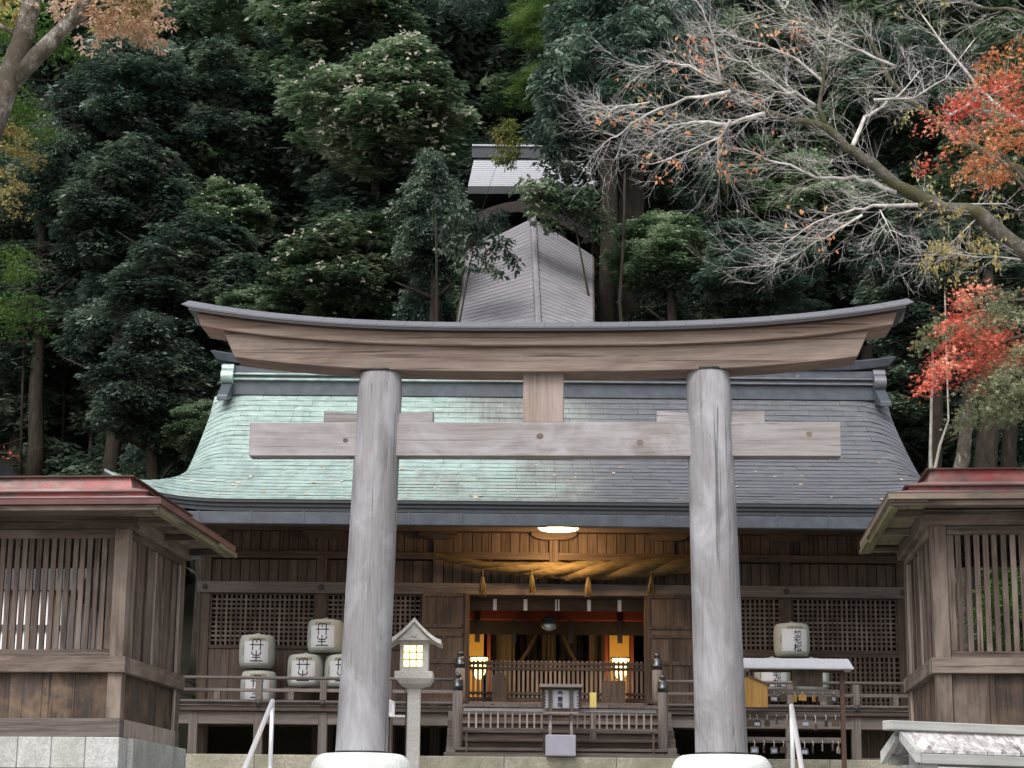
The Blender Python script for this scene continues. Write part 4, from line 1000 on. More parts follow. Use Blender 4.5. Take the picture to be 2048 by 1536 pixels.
MB().box(ex(1585),ex(1646),-.05,-.03,ez(1373),zt0-.02).build('dark_board', M['board'], rk)
MB().box(ex(1500),ex(1690),-.01,.01,ez(1345),ez(1340)).build('top_rail', M['rust_and_shadow'], rk)
# yellow wooden box with red-edged sloping lid, on the rack
yb = thing('letter_box', 'honey coloured wooden box with sloping lid between the right torii pillar and plaque rack', 'box', (p.x,Y-.06,0))
xa, xb_, xcn = ex(1462), ex(1533), ex(1495)
MB().prism([(xa,ez(1417)),(xb_,ez(1417)),(xb_,ez(1373)),(xcn,ez(1357)),(xa,ez(1368))], -.14, -.0).build('body', M['new_wood'], yb, bevel=.003)
MB().prism([(xcn,ez(1357)),(xb_+.03,ez(1375)),(xb_+.03,ez(1371.5)),(xcn,ez(1353))], -.16, .0).build('lid', M['rust_and_shadow'], yb)
MB().box(xa+.05,xa+.12,-.03,.0,0,ez(1417)-.002).build('stand', M['rust_and_shadow'], yb)
# plaques
emm = ['new_wood','hall_x','grey_x','pale_z']
def ema_mesh(w_, h_): return MB().prism([(-w_,-h_),(w_,-h_),(w_,h_*.55),(0,h_),(-w_,h_*.55)], -.006, .006)
rows = [[(1548,1396,1.15,1),(1567,1395,1.0,1),(1589,1397,.35,0),(1605,1394,1.15,0),(1628,1396,.5,0),(1645,1396,1.1,2),(1667,1396,.7,1)],
        [(1500,1446,.7,1),(1514,1446,1.1,1),(1534,1446,.7,1),(1553,1440,.35,2),(1574,1444,.45,3),(1611,1446,1.05,2),(1631,1453,.45,2),(1652,1447,.5,1),(1671,1446,.75,1)],
        [(1509,1499,1.05,2),(1528,1498,.3,1),(1548,1500,.95,2),(1567,1499,.9,1),(1609,1502,1.0,1),(1626,1499,.3,1),(1645,1495,.18,3),(1666,1494,.35,2),(1677,1500,.5,3)]]
ords = ['first','second','third','fourth','fifth','sixth','seventh','eighth','ninth']
rown = ['top','middle','bottom']
for j, row in enumerate(rows):
    for i, (px, py, ws, mi) in enumerate(row):
        c = EF.at(px, py, -.05); t = thing('prayer_plaque', 'small wooden prayer plaque, %s from the left on the %s rail of the rack' % (ords[i], rown[j]), 'prayer plaque', (p.x+c.x, Y-.05, c.z), 0, 'prayer plaques hanging on the rack')
        ws_ = max(.25, ws); hh_ = .052
        b = ema_mesh(.058, hh_).build('board', M[emm[mi]], t); b.rotation_euler.z = math.acos(min(1, ws_))*rnd.choice((-1,1)) if ws_ < 1 else 0
        b.rotation_euler.y = rnd.uniform(-.08,.08)
        zz = rz0[j]+.03-c.z
        MB().tube([(0,0,hh_*.75),(.006,-.01,.5*(hh_+zz)),(-.004,.02,zz)], .0045, 4).build('cord', M['rope'], t)
        if ws > .6 and (i+j) % 2 == 0:
            MB().box(-.04,.04,-.0085,-.0065,-hh_*.7,hh_*.2).build('picture', plain('printed_picture', (.30,.36,.45), .7, .2, 0, .5, 60), b)

# ------------------------------------------------------------ gatehouses
GF0 = Frame(0, 0, 0, R(-5.0))
def gate(side, ly0, pxc, py_ref, label, wall_len, roofL, roofF, roofB, deepY):
    s_ = -1 if side == 'left' else 1                        # building extends to s_ * x
    G = GF0; g = lambda px, py, ly=ly0: G.at(px, py, ly)
    X0 = g(pxc, 1300).x
    if side == 'left': rows_ = dict(beam1=1030,beam0=1057,fr0=1075,sl0=1298,sill1=1313,sill0=1345,pan0=1437,base1=1437,base0=1474)
    else: rows_ = dict(beam1=1023,beam0=1050,fr0=1068,sl0=1302,sill1=1316,sill0=1347,pan0=1449,base1=1449,base0=1487)
    zz = {k: g(pxc+s_*25, v).z for k, v in rows_.items()}
    o = thing('gatehouse', label, 'gatehouse', (0,0,0), 0); o.location = G.o; o.rotation_euler.z = G.rz
    D = deepY; y0, y1 = ly0, ly0+D
    def bx(nm, mat, xa, xb, ya, yb, za, zb, bev=.006, par=None):
        a, b = X0+s_*xa, X0+s_*xb; return MB().box(min(a,b), max(a,b), ya, yb, za, zb).build(nm, M[mat], par or o, bevel=bev)
    L = wall_len
    # corner posts
    pw_ = .17
    bx('corner_post', 'gate_z', .01, .01+pw_, y0, y0+pw_, zz['base1'], zz['beam0'])
    bx('corner_post', 'gate_z', .01, .01+pw_, y1-pw_, y1, zz['base1'], zz['beam0'])
    for x in (2.6, 5.0):
        if x < L: bx('wall_post', 'gate_z', x, x+pw_, y0, y0+pw_, zz['base1'], zz['beam0']); bx('wall_post', 'gate_z', x, x+pw_, y1-pw_, y1, zz['base1'], zz['beam0'])
    for ya, yb, nm in ((y0-.02, y0+.18, 'f'), (y1-.18, y1+.02, 'b')):
        bx('wall_plate', 'gate_x', -.06, L, ya, yb, zz['beam0'], zz['beam1']+.02)
        bx('sill_beam', 'gate_x', -.035, L, ya-.03 if nm == 'f' else ya, yb if nm == 'f' else yb+.03, zz['sill0'], zz['sill1'])
        bx('ground_beam', 'grey_x', -.0, L, ya, yb, zz['base0'], zz['base1'])
        bx('window_head', 'gate_x', .185, L, ya+.05, yb-.05, zz['fr0'], zz['beam0']-.002)
        bx('window_sill', 'gate_x', .185, L, ya+.05, yb-.05, zz['sill1']+.002, zz['sl0'])
        bx('window_frame', 'gate_z', .185, .26, ya+.06, yb-.06, zz['sl0']+.002, zz['fr0']-.002)
    # side beams
    bx('side_plate', 'gate_y', -.06, .12, y0+.18, y1-.18, zz['beam0'], zz['beam1']+.02)
    bx('side_plate_under', 'gate_y', .0, .1, y0+.172, y1-.172, zz['fr0']+.02, zz['beam0']-.002)
    bx('side_sill', 'gate_y', -.035, .12, y0+.18, y1-.18, zz['sill0']+.002, zz['sill1']-.002)
    bx('side_ground_beam', 'pale_z', -.0, .12, y0+.18, y1-.18, zz['base0'], zz['base1'])
    # slats of the front and rear windows
    pit = .0885 if side == 'left' else .0975; wsl = .058
    sm_ = MB().box(-wsl/2, wsl/2, -.02, .02, 0, zz['fr0']-zz['sl0']).mesh('slat', M['gate_z'])
    n = int((L-.3)/pit)
    for k in range(n):
        x = .31+pit*k
        if 2.5 < x < 2.83 or 4.9 < x < 5.23: continue
        sl_ = put('slat', sm_, o, (X0+s_*x, y0+.07+rnd.uniform(-.004,.004), zz['sl0'])); sl_.rotation_euler.y = rnd.uniform(-.004,.004)
    # dado boards: front and rear
    wb_ = .39; n = int(L/wb_)
    for k in range(n):
        xa = .19+wb_*k
        if xa+wb_ > L: break
        mt = 'board' if not (side == 'right' and k == 0) else 'gate_z'
        bx('dado_board', mt, xa+.003, xa+wb_-.003, y0+.05+rnd.uniform(0,.01), y0+.08, zz['base1']+.002, zz['sill0']-.002, 0)
    bx('rear_dado', 'board', .19, L, y1-.08, y1-.05, zz['base1']+.002, zz['sill0']-.002, 0)
    # side boards, upper and lower
    nb_ = 6; w_ = (D-2*pw_)/nb_
    for k in range(nb_):
        bx('side_board', 'gate_z', .05+rnd.uniform(0,.012), .08, y0+pw_+w_*k+.003, y0+pw_+w_*(k+1)-.003, zz['sill1'], zz['fr0']+.018, 0)
        bx('side_board', 'board', .05+rnd.uniform(0,.012), .08, y0+pw_+w_*k+.003, y0+pw_+w_*(k+1)-.003, zz['base1']+.002, zz['sill0'], 0)
        if k: bx('batten', 'pale_z' if k % 3 == 0 else 'gate_z', .03, .05, y0+pw_+w_*k-.014, y0+pw_+w_*k+.014, zz['sill1'], zz['fr0']+.018, 0)
    for za, zb in ((zz['sill1'],zz['fr0']+.02),(zz['base1'],zz['sill0'])): bx('side_stile', 'pale_z', .02, .048, y1-pw_-.06, y1-pw_, za, zb, 0)
    bx('inner_floor', 'gate_x', .2, L, y0+.2, y1-.2, zz['base1'], zz['base1']+.05, 0)
    bx('inner_ceiling', 'dark', .13, L, y0+.19, y1-.19, zz['beam1']-.05, zz['beam1'], 0)
    # stone footing, block by block
    bz = zz['base0']; wblk = .40; k = 0; x = -.02
    while x < L:
        bx('footing_block', 'granite', x+.003, x+wblk-.003, y0-.07, y0+.28, bz-.36, bz-.003, .008)
        bx('footing_block', 'granite', x+.15+.003, x+.15+wblk-.003, y0-.065, y0+.28, bz-.72, bz-.365, .008); x += wblk
    yy = y0+.281
    while yy < y1+.05:
        bx('footing_block', 'granite', -.085, .3, yy+.003, min(y1+.1,yy+.62)-.003, bz-.36, bz-.003, .008); yy += .62
    bx('footing_core', 'granite', .01, L, y0+.0, y1+.05, min(0, bz-.7)-.05, bz-.362, 0)
    bx('footing_core', 'granite', .31, L, y0+.3, y1+.05, bz-.36, bz-.01, 0)
    # stepped red roof
    ex0 = roofL(g) - X0; ex0 = ex0*s_                        # offset of the roof side edge along s_
    F0 = roofF; Bk = roofB
    zf0 = g(*((322,1007,roofF) if side == 'left' else (1777,997.5,roofF))).z
    rf = MB()
    def ring(i0, z0, i1, z1):                                # frustum between inset i0 and i1
        def rect(i, z):
            a, b = X0+s_*(ex0+i), X0+s_*(L+.3); xa, xb = min(a,b), max(a,b); return [(xa,F0+i,z),(xb,F0+i,z),(xb,Bk-i,z),(xa,Bk-i,z)]
        return MB().hexa(rect(i0,z0), rect(i1,z1))
    roofo = ring(0, zf0, 0, zf0+.07).build('eave_fascia', M['fascia'] if side == 'right' else M['fascia_red'], o)
    ring(-.010, zf0+.0705, .22, zf0+.128).build('roof_tier', M['pink_roof'], o)
    ring(.25, zf0+.10, .25, zf0+.172).build('roof_step', M['red_roof'], o)
    ring(.205, zf0+.1725, .205, zf0+.186).build('roof_shadow_line', M['rust_and_shadow'], o)  # edge strip coloured dark to draw the shadow line at this step
    ring(.20, zf0+.1865, .45, zf0+.262).build('roof_tier', M['pink_roof'], o)
    ring(.47, zf0+.23, .52, zf0+.405).build('roof_step', M['red_roof'], o)
    ring(.47, zf0+.4055, .47, zf0+.42).build('roof_shadow_line', M['rust_and_shadow'], o)  # shadow line of the upper step, likewise painted as a dark strip
    ring(.48, zf0+.4205, 1.6, zf0+.50).build('roof_tier', M['red_roof'], o)
    # soffit boards and rafters
    zs = zf0-.004; xi = ex0
    for k in range(int((Bk-F0)/.3)+1):
        ya = F0+.04+.3*k
        if ya+.3 > Bk: break
        bx('soffit_board', 'moss_y' if side == 'right' else 'gate_y', xi+.03, -.062, ya+.004, ya+.296, zs-.02, zs, 0)
    bx('soffit_beam', 'gate_x', xi+.05, L, F0+.05, F0+.11, zs-.06, zs-.001)
    bx('soffit_front', 'gate_x', -.06, L, F0+.12, y0-.03, zs-.015, zs, 0)
    bx('eave_purlin', 'moss_y', xi+.03, xi+.12, F0+.12, Bk-.1, zs-.085, zs-.021)
    bx('eave_purlin', 'moss_y' if side == 'left' else 'moss_y', xi-.0, xi+.05, Bk-.9, Bk+.12, zs-.06, zs-.0)
    for yy in (y0+.02, y0+1.35, y1-.12):
        bx('bracket_arm', 'gate_x', xi+.12, .05, yy, yy+.1, zs-.10, zs-.022)
    bx('wall_top', 'gate_y', -.02, .1, y0+.19, y1-.19, zz['beam1']+.02, zs-.03, 0)
    bx('wall_top', 'gate_x', .0, L, y0+.03, y0+.15, zz['beam1']+.02, zs-.03, 0); bx('wall_top', 'gate_x', .0, L, y1-.15, y1-.03, zz['beam1']+.02, zs-.03, 0)
    c = X0 - s_*.0
    P = [(X0+s_*(xi+.15),y1-.05,zs-.03),(X0+s_*(xi+.3),y1-.05,zs-.07),(X0-s_*.07,y1-.05,zs-.22)]
    return zz, X0
zzL, XLg = gate('left', 23.0, 248, 0, 'dark slatted timber gatehouse wing with red stepped roof left of the torii', 6.0, lambda g: g(322,998,22.2).x, 22.2, 26.1, 2.75)
zzR, XRg = gate('right', 22.0, 1868, 0, 'dark slatted timber gatehouse wing with red stepped roof right of the torii', 6.0, lambda g: g(1776.5,985,21.45).x, 21.45, 25.1, 2.8)

# ------------------------------------------------------------ steel handrails of the stair
for (pts, lab) in (([(545,1402,20.4),(490,1536,17.6)], 'polished steel stair handrail descending at the left, below the barrels'), ([(1583,1412,20.4),(1603,1536,17.6)], 'polished steel stair handrail descending at the right, before the plaque rack')):
    a, b = U(*pts[0]), U(*pts[1]); d = (b-a); e = b+d*.6
    h = thing('stair_handrail', lab, 'handrail', (a.x, a.y, 0))
    off = Vector((a.x, a.y, 0))
    MB().tube([a-off+Vector((0,.02,-.02)), a-off, b-off, e-off], .024, 12).build('rail', M['chrome'], h, smooth=True)
    MB().tube([(0,.0,a.z-.02),(0,0,-.05)], .022, 12).build('post', M['chrome'], h, smooth=True)
    q = e-off; MB().tube([(q.x,q.y,q.z),(q.x,q.y,gz(0,e.y)-.05)], .022, 12).build('post', M['chrome'], h, smooth=True)
    MB().lathe([(.07,0),(.07,.01),(.03,.03)],0,0,.0,14).build('flange', M['chrome'], h)

# ------------------------------------------------------------ roofed notice board in the right foreground
NY = 13.0; a = U(1778,1441,NY); NF = Frame(a.x, NY, 0, R(26))
nb_ = thing('roofed_notice_board', 'weathered little gabled roof of a notice board in the bottom right corner', 'notice board', NF.o, NF.rz)
nz = lambda py, px=1800, ly=0: NF.at(px, py, ly).z
zr1_, zr0_ = nz(1441,1778), nz(1460,1778)
M['lichen'] = wood('lichen_bleached_boards', (.15,.13,.125), (.27,.25,.25), (.40,.39,.39), 'y', 18, 16, .12, (.66,.66,.68), .9, stretch=1.0)
M['lichen_x'] = wood('lichen_bleached_beam', (.20,.20,.19), (.33,.335,.32), (.48,.485,.47), 'x', 20, 4, .1)
MB().box(-.02,2.6,-.05,.05,zr0_,zr1_).build('ridge_beam', M['lichen_x'], nb_, bevel=.006)
zed = nz(1499,1812,-.16)+.0; zg1 = zr0_+.0
for sgn in (-1,1):
    n = 9; Lr = 2.45
    for k in range(n):
        xa, xb = .1+Lr*k/n+.003, .1+Lr*(k+1)/n-.003; j = rnd.uniform(0,.006)
        yy0, yy1 = sgn*.03, sgn*.17
        MB().hexa([(xa,min(yy0,yy1),0),(xb,min(yy0,yy1),0),(xb,max(yy0,yy1),0),(xa,max(yy0,yy1),0)] if False else
                  [(xa,yy1,zed+j-.02),(xb,yy1,zed+j-.02),(xb,yy0,zg1-.035+j),(xa,yy0,zg1-.035+j)], [(xa,yy1,zed+j),(xb,yy1,zed+j),(xb,yy0,zg1-.012+j),(xa,yy0,zg1-.012+j)]).build('roof_board', M['lichen'], nb_)
    MB().box(.11,2.55,min(sgn*.155,sgn*.18),max(sgn*.155,sgn*.18),zed-.085,zed-.022).build('eave_beam', M['lichen_x'], nb_, bevel=.004)
    MB().hexa([(.06,sgn*.185,zed-.08),(.10,sgn*.185,zed-.08),(.10,sgn*.02,zg1-.06),(.06,sgn*.02,zg1-.06)],[(.06,sgn*.185,zed-.0),(.10,sgn*.185,zed-.0),(.10,sgn*.02,zg1-.0),(.06,sgn*.02,zg1-.0)]).build('barge_board', M['lichen_x'], nb_)
for x in (.18, 2.3): MB().box(x,x+.1,-.05,.05,-2.3,zg1-.06).build('post', M['lichen_x'], nb_, bevel=.005)
for x in (.14, 2.26): MB().box(x+.02,x+.12,-.15,.15,zed-.14,zed-.086).build('cross_arm', M['lichen_x'], nb_)
MB().box(.28,2.3,-.02,.02,-1.4,zed-.2).build('notice_panel', M['grey_x'], nb_)

# ------------------------------------------------------------ buildings up the hill
st = thing('covered_stairway', 'steep grey shingled roof of a covered stairway climbing the hill behind the torii', 'covered stairway', (0,0,0))
A0, A1 = U(1079,700,43.5), U(1066,436,50.0); E0, E1 = U(1186,720,43.2), U(1185,511,50.0); W0, W1 = U(905,720,43.2), U(935,500,50.0)
st.location = (A0.x, A0.y, 0); off = Vector((A0.x, A0.y, 0))
def slope_courses(P0, P1, Q0, Q1, n, nm, mat, par, off, up_=.03):
    # P ridge line (low, high), Q eave line (low, high)
    for k in range(n):
        a, b = k/n, (k+1)/n+.01
        sag = lambda t: 0
        p0, p1, q0, q1 = P0.lerp(P1,a), P0.lerp(P1,min(1,b)), Q0.lerp(Q1,a), Q0.lerp(Q1,min(1,b)); u_ = Vector((0,-.01,up_))
        MB().add([p0-off+u_, q0-off+u_, q1-off, p1-off, p0-off-u_, q0-off-u_], [(0,1,2,3),(4,5,1,0)]).build(nm, mat, par)
slope_courses(A0, A1, E0, E1, 34, 'shingle_course', M['grey_roof'], st, off, .003); slope_courses(A0, A1, W0, W1, 34, 'shingle_course', M['grey_roof'], st, off, .003)
rpts = [A0.lerp(A1,k/40)-off+Vector((0,0,.04)) for k in range(41)]
MB().tube(rpts, [.075+.014*(k%2) for k in range(41)], 8).build('ridge_roll', M['grey_roof'], st)
for P0, P1 in ((E0,E1),(W0,W1)):
    MB().hexa([P0-off-Vector((.04,0,.16)),P0-off+Vector((.04,0,-.16)),P1-off+Vector((.04,0,-.16)),P1-off-Vector((.04,0,.16))],[P0-off-Vector((.04,0,.03)),P0-off+Vector((.04,0,-.03)),P1-off+Vector((.04,0,-.03)),P1-off-Vector((.04,0,.03))]).build('eave_board', M['hall_y'], st)
for P0, P1, q in ((E0,E1,-.2),(W0,W1,.2)):
    for k in range(5):
        c = P0.lerp(P1,k/4)-off; MB().box(c.x+q-.07,c.x+q+.07,c.y-.07,c.y+.07,hz(0,c.y+off.y)-.5,c.z-.05).build('post', M['hall_z'], st)
MB().hexa([W0-off+Vector((.2,0,-3)),E0-off+Vector((-.2,0,-3)),E1-off+Vector((-.2,0,-3)),W1-off+Vector((.2,0,-3))],[W0-off+Vector((.2,0,-.2)),E0-off+Vector((-.2,0,-.2)),E1-off+Vector((-.2,0,-.2)),W1-off+Vector((.2,0,-.2))]).build('stair_body', M['dark'], st)
ub = thing('upper_sanctuary', 'dark upper sanctuary with a pale roof half hidden by trees on the hillside', 'shrine building', (0,0,0))
UY = 56; c = U(1050,345,UY); ub.location = (c.x, UY, 0); off = Vector((c.x,UY,0))
a, b, c1, d = U(936,373,UY), U(1215,373,UY), U(1208,318,UY+2.2), U(948,318,UY+2.2)
slope_courses(b, c1, a, d, 14, 'shingle_course', M['pale_roof'], ub, off, .015)
MB().hexa([a-off+Vector((0,0,-.22)),b-off+Vector((0,0,-.22)),b-off+Vector((0,3,-.22)),a-off+Vector((0,3,-.22))],[a-off-Vector((0,0,.02)),b-off-Vector((0,0,.02)),b-off+Vector((0,3,-.02)),a-off+Vector((0,3,-.02))]).build('eave', M['eave_dark'], ub)
r0, r1 = U(944,316,UY+2.2), U(1212,316,UY+2.2)
MB().box(r0.x-off.x,r1.x-off.x,2.0,2.5,r0.z-.05,U(944,297,UY+2.2).z).build('ridge', M['eave_dark'], ub)
MB().box(r0.x-off.x,r1.x-off.x,1.95,2.55,U(944,297,UY+2.2).z,U(944,294,UY+2.2).z).build('ridge_cap', M['pale_roof'], ub)
q = U(1159,300,UY+1.9); MB().box(q.x-off.x-.045,q.x-off.x+.045,1.6,1.7,q.z,U(1159,240,UY+1.9).z).build('ridge_finial', M['white'], ub)
MB().box(a.x-off.x+.6,b.x-off.x-.6,.9,3.4,hz(0,UY)-2,a.z-.2).build('wall', M['dark'], ub)
# curved gable board over the stair head
arc = []; 
for k in range(13):
    t = -1+2*k/12; px = 1035+150*t; py = 402+ 62*(abs(t)**1.6); arc.append(U(px,py,51.0)-off)
mb = MB(); vs = []
for q in arc: vs += [q+Vector((0,0,-.30)), q, q+Vector((0,1.2,0)), q+Vector((0,1.2,-.3))]
fs = [(0,1,2,3), tuple(12*4+k for k in (3,2,1,0))]
for i in range(12): a_ = i*4; b_ = a_+4; fs += [(a_,b_,b_+1,a_+1),(a_+1,b_+1,b_+2,a_+2),(a_+2,b_+2,b_+3,a_+3),(a_+3,b_+3,b_,a_)]
mb.add(vs, fs).build('curved_gable_board', M['dark_brown'], ub)
MB().box(arc[2].x,arc[-3].x,-4.6,-4.5,hz(0,51)-1,arc[2].z-.1).build('dark_porch', M['dark'], ub)
# white walled office seen through the left slats
of = thing('white_walled_building', 'white plastered building with dark roof glimpsed between the left gatehouse slats', 'building', (-13.2, 40, 0))
wl = U(-300,1300,40).x+13.2; wr = U(118,1300,40).x+13.2
MB().box(wl,wr,0,4,0,U(100,1180,40).z).build('wall', M['white'], of)
for px in (20, 62, 104): x = U(px,1300,40).x+13.2; MB().box(x-.06,x+.06,-.05,0,0,U(100,1180,40).z).build('post', M['hall_z'], of)
MB().box(wl,wr,-.06,-.001,U(60,1262,40).z,U(60,1250,40).z).build('rail', M['gutter'], of)
zq = U(100,1180,40).z
MB().prismx([(-.25,zq-.03),(5,zq-.03),(2.2,zq+1.6)], wl-.3, wr+.4).build('roof', M['eave_dark'], of)
ro = thing('far_roof', 'small dark roof end rising behind the left gatehouse at the picture edge', 'roof', (U(-60,950,34).x,34,0))
q0, q1 = U(-120,905,34), U(36,952,34)
MB().hexa([(q0.x-ro.location.x,-1.5,q0.z-.3),(q1.x-ro.location.x,-1.5,q1.z-.3),(q1.x-ro.location.x,2,q1.z-.3),(q0.x-ro.location.x,2,q0.z-.3)],[(q0.x-ro.location.x,-1.5,q0.z),(q1.x-ro.location.x,-1.5,q1.z),(q1.x-ro.location.x,2,q1.z),(q0.x-ro.location.x,2,q0.z)]).build('roof_slope', M['gutter'], ro)
MB().box(q0.x-ro.location.x,q1.x-ro.location.x-.5,-1,1.5,0,q1.z-.35).build('wall', M['hall_z'], ro)

# ------------------------------------------------------------ vegetation
import numpy as np
def leaf_cloud(name, mats, clumps, per, size, seed, aspect=.42, droop=.45, flat=.55, pale=0, shape='leaf'):
    """clumps: list of (x,y,z,r). Each leaf is a folded blade of four triangles' worth of faces."""
    r = np.random.RandomState(seed); V = []; Fc = []; MI = []; base = 0
    for (cx, cy, cz, cr) in clumps:
        n = int(per*(cr**2)) if cr != 0 else per
        d = r.normal(size=(n,3)); d /= np.linalg.norm(d,axis=1)[:,None]+1e-9
        rad = cr*(.35+.65*r.rand(n)**.5)
        # rosettes: gather leaves around twig tips
        nt_ = max(3, n//9); tips = r.normal(size=(nt_,3)); tips /= np.linalg.norm(tips,axis=1)[:,None]; tr = cr*(.4+.6*r.rand(nt_)**.5)
        T_ = tips*tr[:,None]; T_[:,2] *= flat; T_[:,2] += -.12*cr*(T_[:,0]**2+T_[:,1]**2)/(cr*cr)
        idx = r.randint(0, nt_, n)
        az = r.rand(n)*2*np.pi; s = size*(.6+.8*r.rand(n))
        dirs = np.stack([np.cos(az), np.sin(az), -droop*(.3+1.2*r.rand(n))+.25], 1); dirs /= np.linalg.norm(dirs,axis=1)[:,None]
        c = T_[idx] + np.array([cx,cy,cz]) + dirs*s[:,None]*.25 + r.normal(size=(n,3))*size*.17
        side = np.cross(dirs, np.array([0,0,1.])); side /= np.linalg.norm(side,axis=1)[:,None]+1e-9
        tilt = r.normal(size=n)*.5; upv = np.cross(side, dirs); side2 = side*np.cos(tilt)[:,None]+upv*np.sin(tilt)[:,None]
        nrm = np.cross(side2, dirs)
        w_ = s*aspect*.5
        a = c; b = c+dirs*(s*.5)[:,None]+side2*w_[:,None]-nrm*(s*.04)[:,None]; t = c+dirs*s[:,None]-nrm*(s*.12)[:,None]; e = c+dirs*(s*.5)[:,None]-side2*w_[:,None]-nrm*(s*.04)[:,None]
        V.append(np.stack([a,b,t,e],1).reshape(-1,3)); MI.append(((r.rand(nt_) < pale)[idx] & (r.rand(n) < .5)).astype(int))
        base += n
    V = np.concatenate(V); N_ = len(V)//4; MI = np.concatenate(MI)
    me = bpy.data.meshes.new(name); me.vertices.add(N_*4); me.vertices.foreach_set('co', V.astype('f').ravel())
    me.loops.add(N_*4); me.loops.foreach_set('vertex_index', np.arange(N_*4, dtype='i'))
    me.polygons.add(N_); me.polygons.foreach_set('loop_start', (np.arange(N_)*4).astype('i'))
    for m_ in mats: me.materials.append(m_)
    if len(mats) > 1: me.polygons.foreach_set('material_index', MI.astype('i'))
    me.update(calc_edges=True); return me
def crown_clumps(seed, rx, rz, n, cr):
    n = int(n*2.3); cr *= .74
    r2 = random.Random(seed); L = []
    while len(L) < n:
        x, y, z = r2.uniform(-1,1), r2.uniform(-1,1), r2.uniform(-1,1); d = math.sqrt(x*x+y*y+z*z)
        if d > .78+.3*mnoise.noise(Vector((x*1.7+seed,y*1.7,z*1.7))) or d < .3: continue
        if y > .5: continue
        L.append((x*rx, y*rx, z*rz, cr*r2.uniform(.6,1.25)))
    return L
PRO = {}
for v in range(3): PRO['oak%d'%v] = leaf_cloud('crown', [M['lf_oak'], M['lf_pale']], crown_clumps(10+v,3.0,3.4,52,1.0), 900, .24, 20+v, .42, .5, .6, .0)
PRO['pale'] = leaf_cloud('crown', [M['lf_oak'], M['lf_pale']], crown_clumps(33,3.0,3.4,60,1.0), 900, .24, 33, .42, .5, .6, .05)
for v in range(2): PRO['blue%d'%v] = leaf_cloud('crown', [M['lf_blue'], M['lf_pale']], crown_clumps(40+v,3.0,3.4,52,1.0), 900, .24, 50+v, .34, .7, .6, .0)
for v in range(2): PRO['dim%d'%v] = leaf_cloud('crown', [M['lf_shade']], crown_clumps(60+v,3.0,3.6,50,1.05), 800, .27, 70+v, .40, .6, .6)  # crowns with the shade put into the leaf colour
BG = [(-1.3,0,.35,.5),(-.9,.1,.1,.55),(-.5,0,.3,.5),(-.3,.1,-.25,.5),(.1,0,.05,.5),(.45,-.1,-.25,.45),(.9,0,-.45,.42),(.3,0,-.75,.34),(-.5,.1,-.75,.36),(1.3,0,-.8,.3),(.75,0,-1.0,.26),(-1.0,.1,-.5,.36),(.7,.2,.25,.36)]
for k_n, m_n, sd_n in (('boughdim','lf_shade',91),('boughoak','lf_oak',92),('boughblue','lf_blue',93)): PRO[k_n] = leaf_cloud('crown', [M[m_n]], BG, 900, .19, sd_n, .42, .7, .6)
PRO['garden'] = leaf_cloud('crown', [M['lf_vivid']], crown_clumps(44,3.0,3.4,40,1.0), 420, .17, 44, .42, .5, .6)
PRO['cedar'] = leaf_cloud('crown', [M['lf_cedar']], crown_clumps(80,2.2,4.2,44,.85), 900, .17, 80, .16, 1.2, .9)
PRO['cedarold'] = leaf_cloud('crown', [M['lf_cedarold']], [(0,0,0,.55),(.25,.1,-.5,.5),(-.2,0,-.95,.42),(.1,0,.5,.4),(.15,0,-1.3,.32)], 2600, .15, 81, .26, 1.2, 1.0)
def shoots(seed_cl, nper, seed):
    r = random.Random(seed); mb = MB()
    for (cx,cy,cz,cr) in seed_cl:
        if cy > 1.2: continue
        for k in range(nper):
            p = Vector((cx+r.uniform(-.8,.8)*cr, cy-cr*r.uniform(.75,1.15), cz+r.uniform(-.5,.95)*cr*.7))
            for q in range(4):
                d = Vector((r.gauss(0,.45), -.35+r.gauss(0,.3), -.6+r.gauss(0,.5))).normalized(); sd_ = d.cross(Vector((r.gauss(0,.4),1,r.gauss(0,.3)))).normalized(); L = r.uniform(.12,.24)
                mb.add([p, p+d*L*.5+sd_*L*.24, p+d*L, p+d*L*.5-sd_*L*.24], [(0,1,2,3)])
    return mb.mesh('pale_shoots', M['lf_pale'])
SH = {'pale': shoots(crown_clumps(33,3.0,3.4,60,1.0), 3, 3), 'oak1': shoots(crown_clumps(11,3.0,3.4,52,1.0), 1, 4), 'oak2': shoots(crown_clumps(12,3.0,3.4,52,1.0), 1, 5)}
def trunk_mesh(seed, h, r0, crown_h, spread, mat):
    r2 = random.Random(seed); mb = MB(); pts = []; x = y = 0
    for k in range(9): pts.append((x, y, h*k/8)); x += r2.uniform(-.12,.12); y += r2.uniform(-.1,.1)
    mb.tube(pts, [r0*(1-.72*k/8)*(1.25 if k == 0 else 1) for k in range(9)], 9)
    for k in range(11):
        i = r2.randrange(3, 8); a = r2.uniform(0, 6.28); L = spread*r2.uniform(.6,1)
        p = Vector(pts[i]); q = p+Vector((math.cos(a)*L*.5, math.sin(a)*L*.5, L*.22)); e = p+Vector((math.cos(a)*L, math.sin(a)*L, L*.42))
        mb.tube([p,q,e], [r0*.28,r0*.17,r0*.05], 5)
    return mb.mesh('trunk', mat, True)
TRK = [trunk_mesh(5,1,1,1,1,M['bark_dark'])]
tcount = [0]
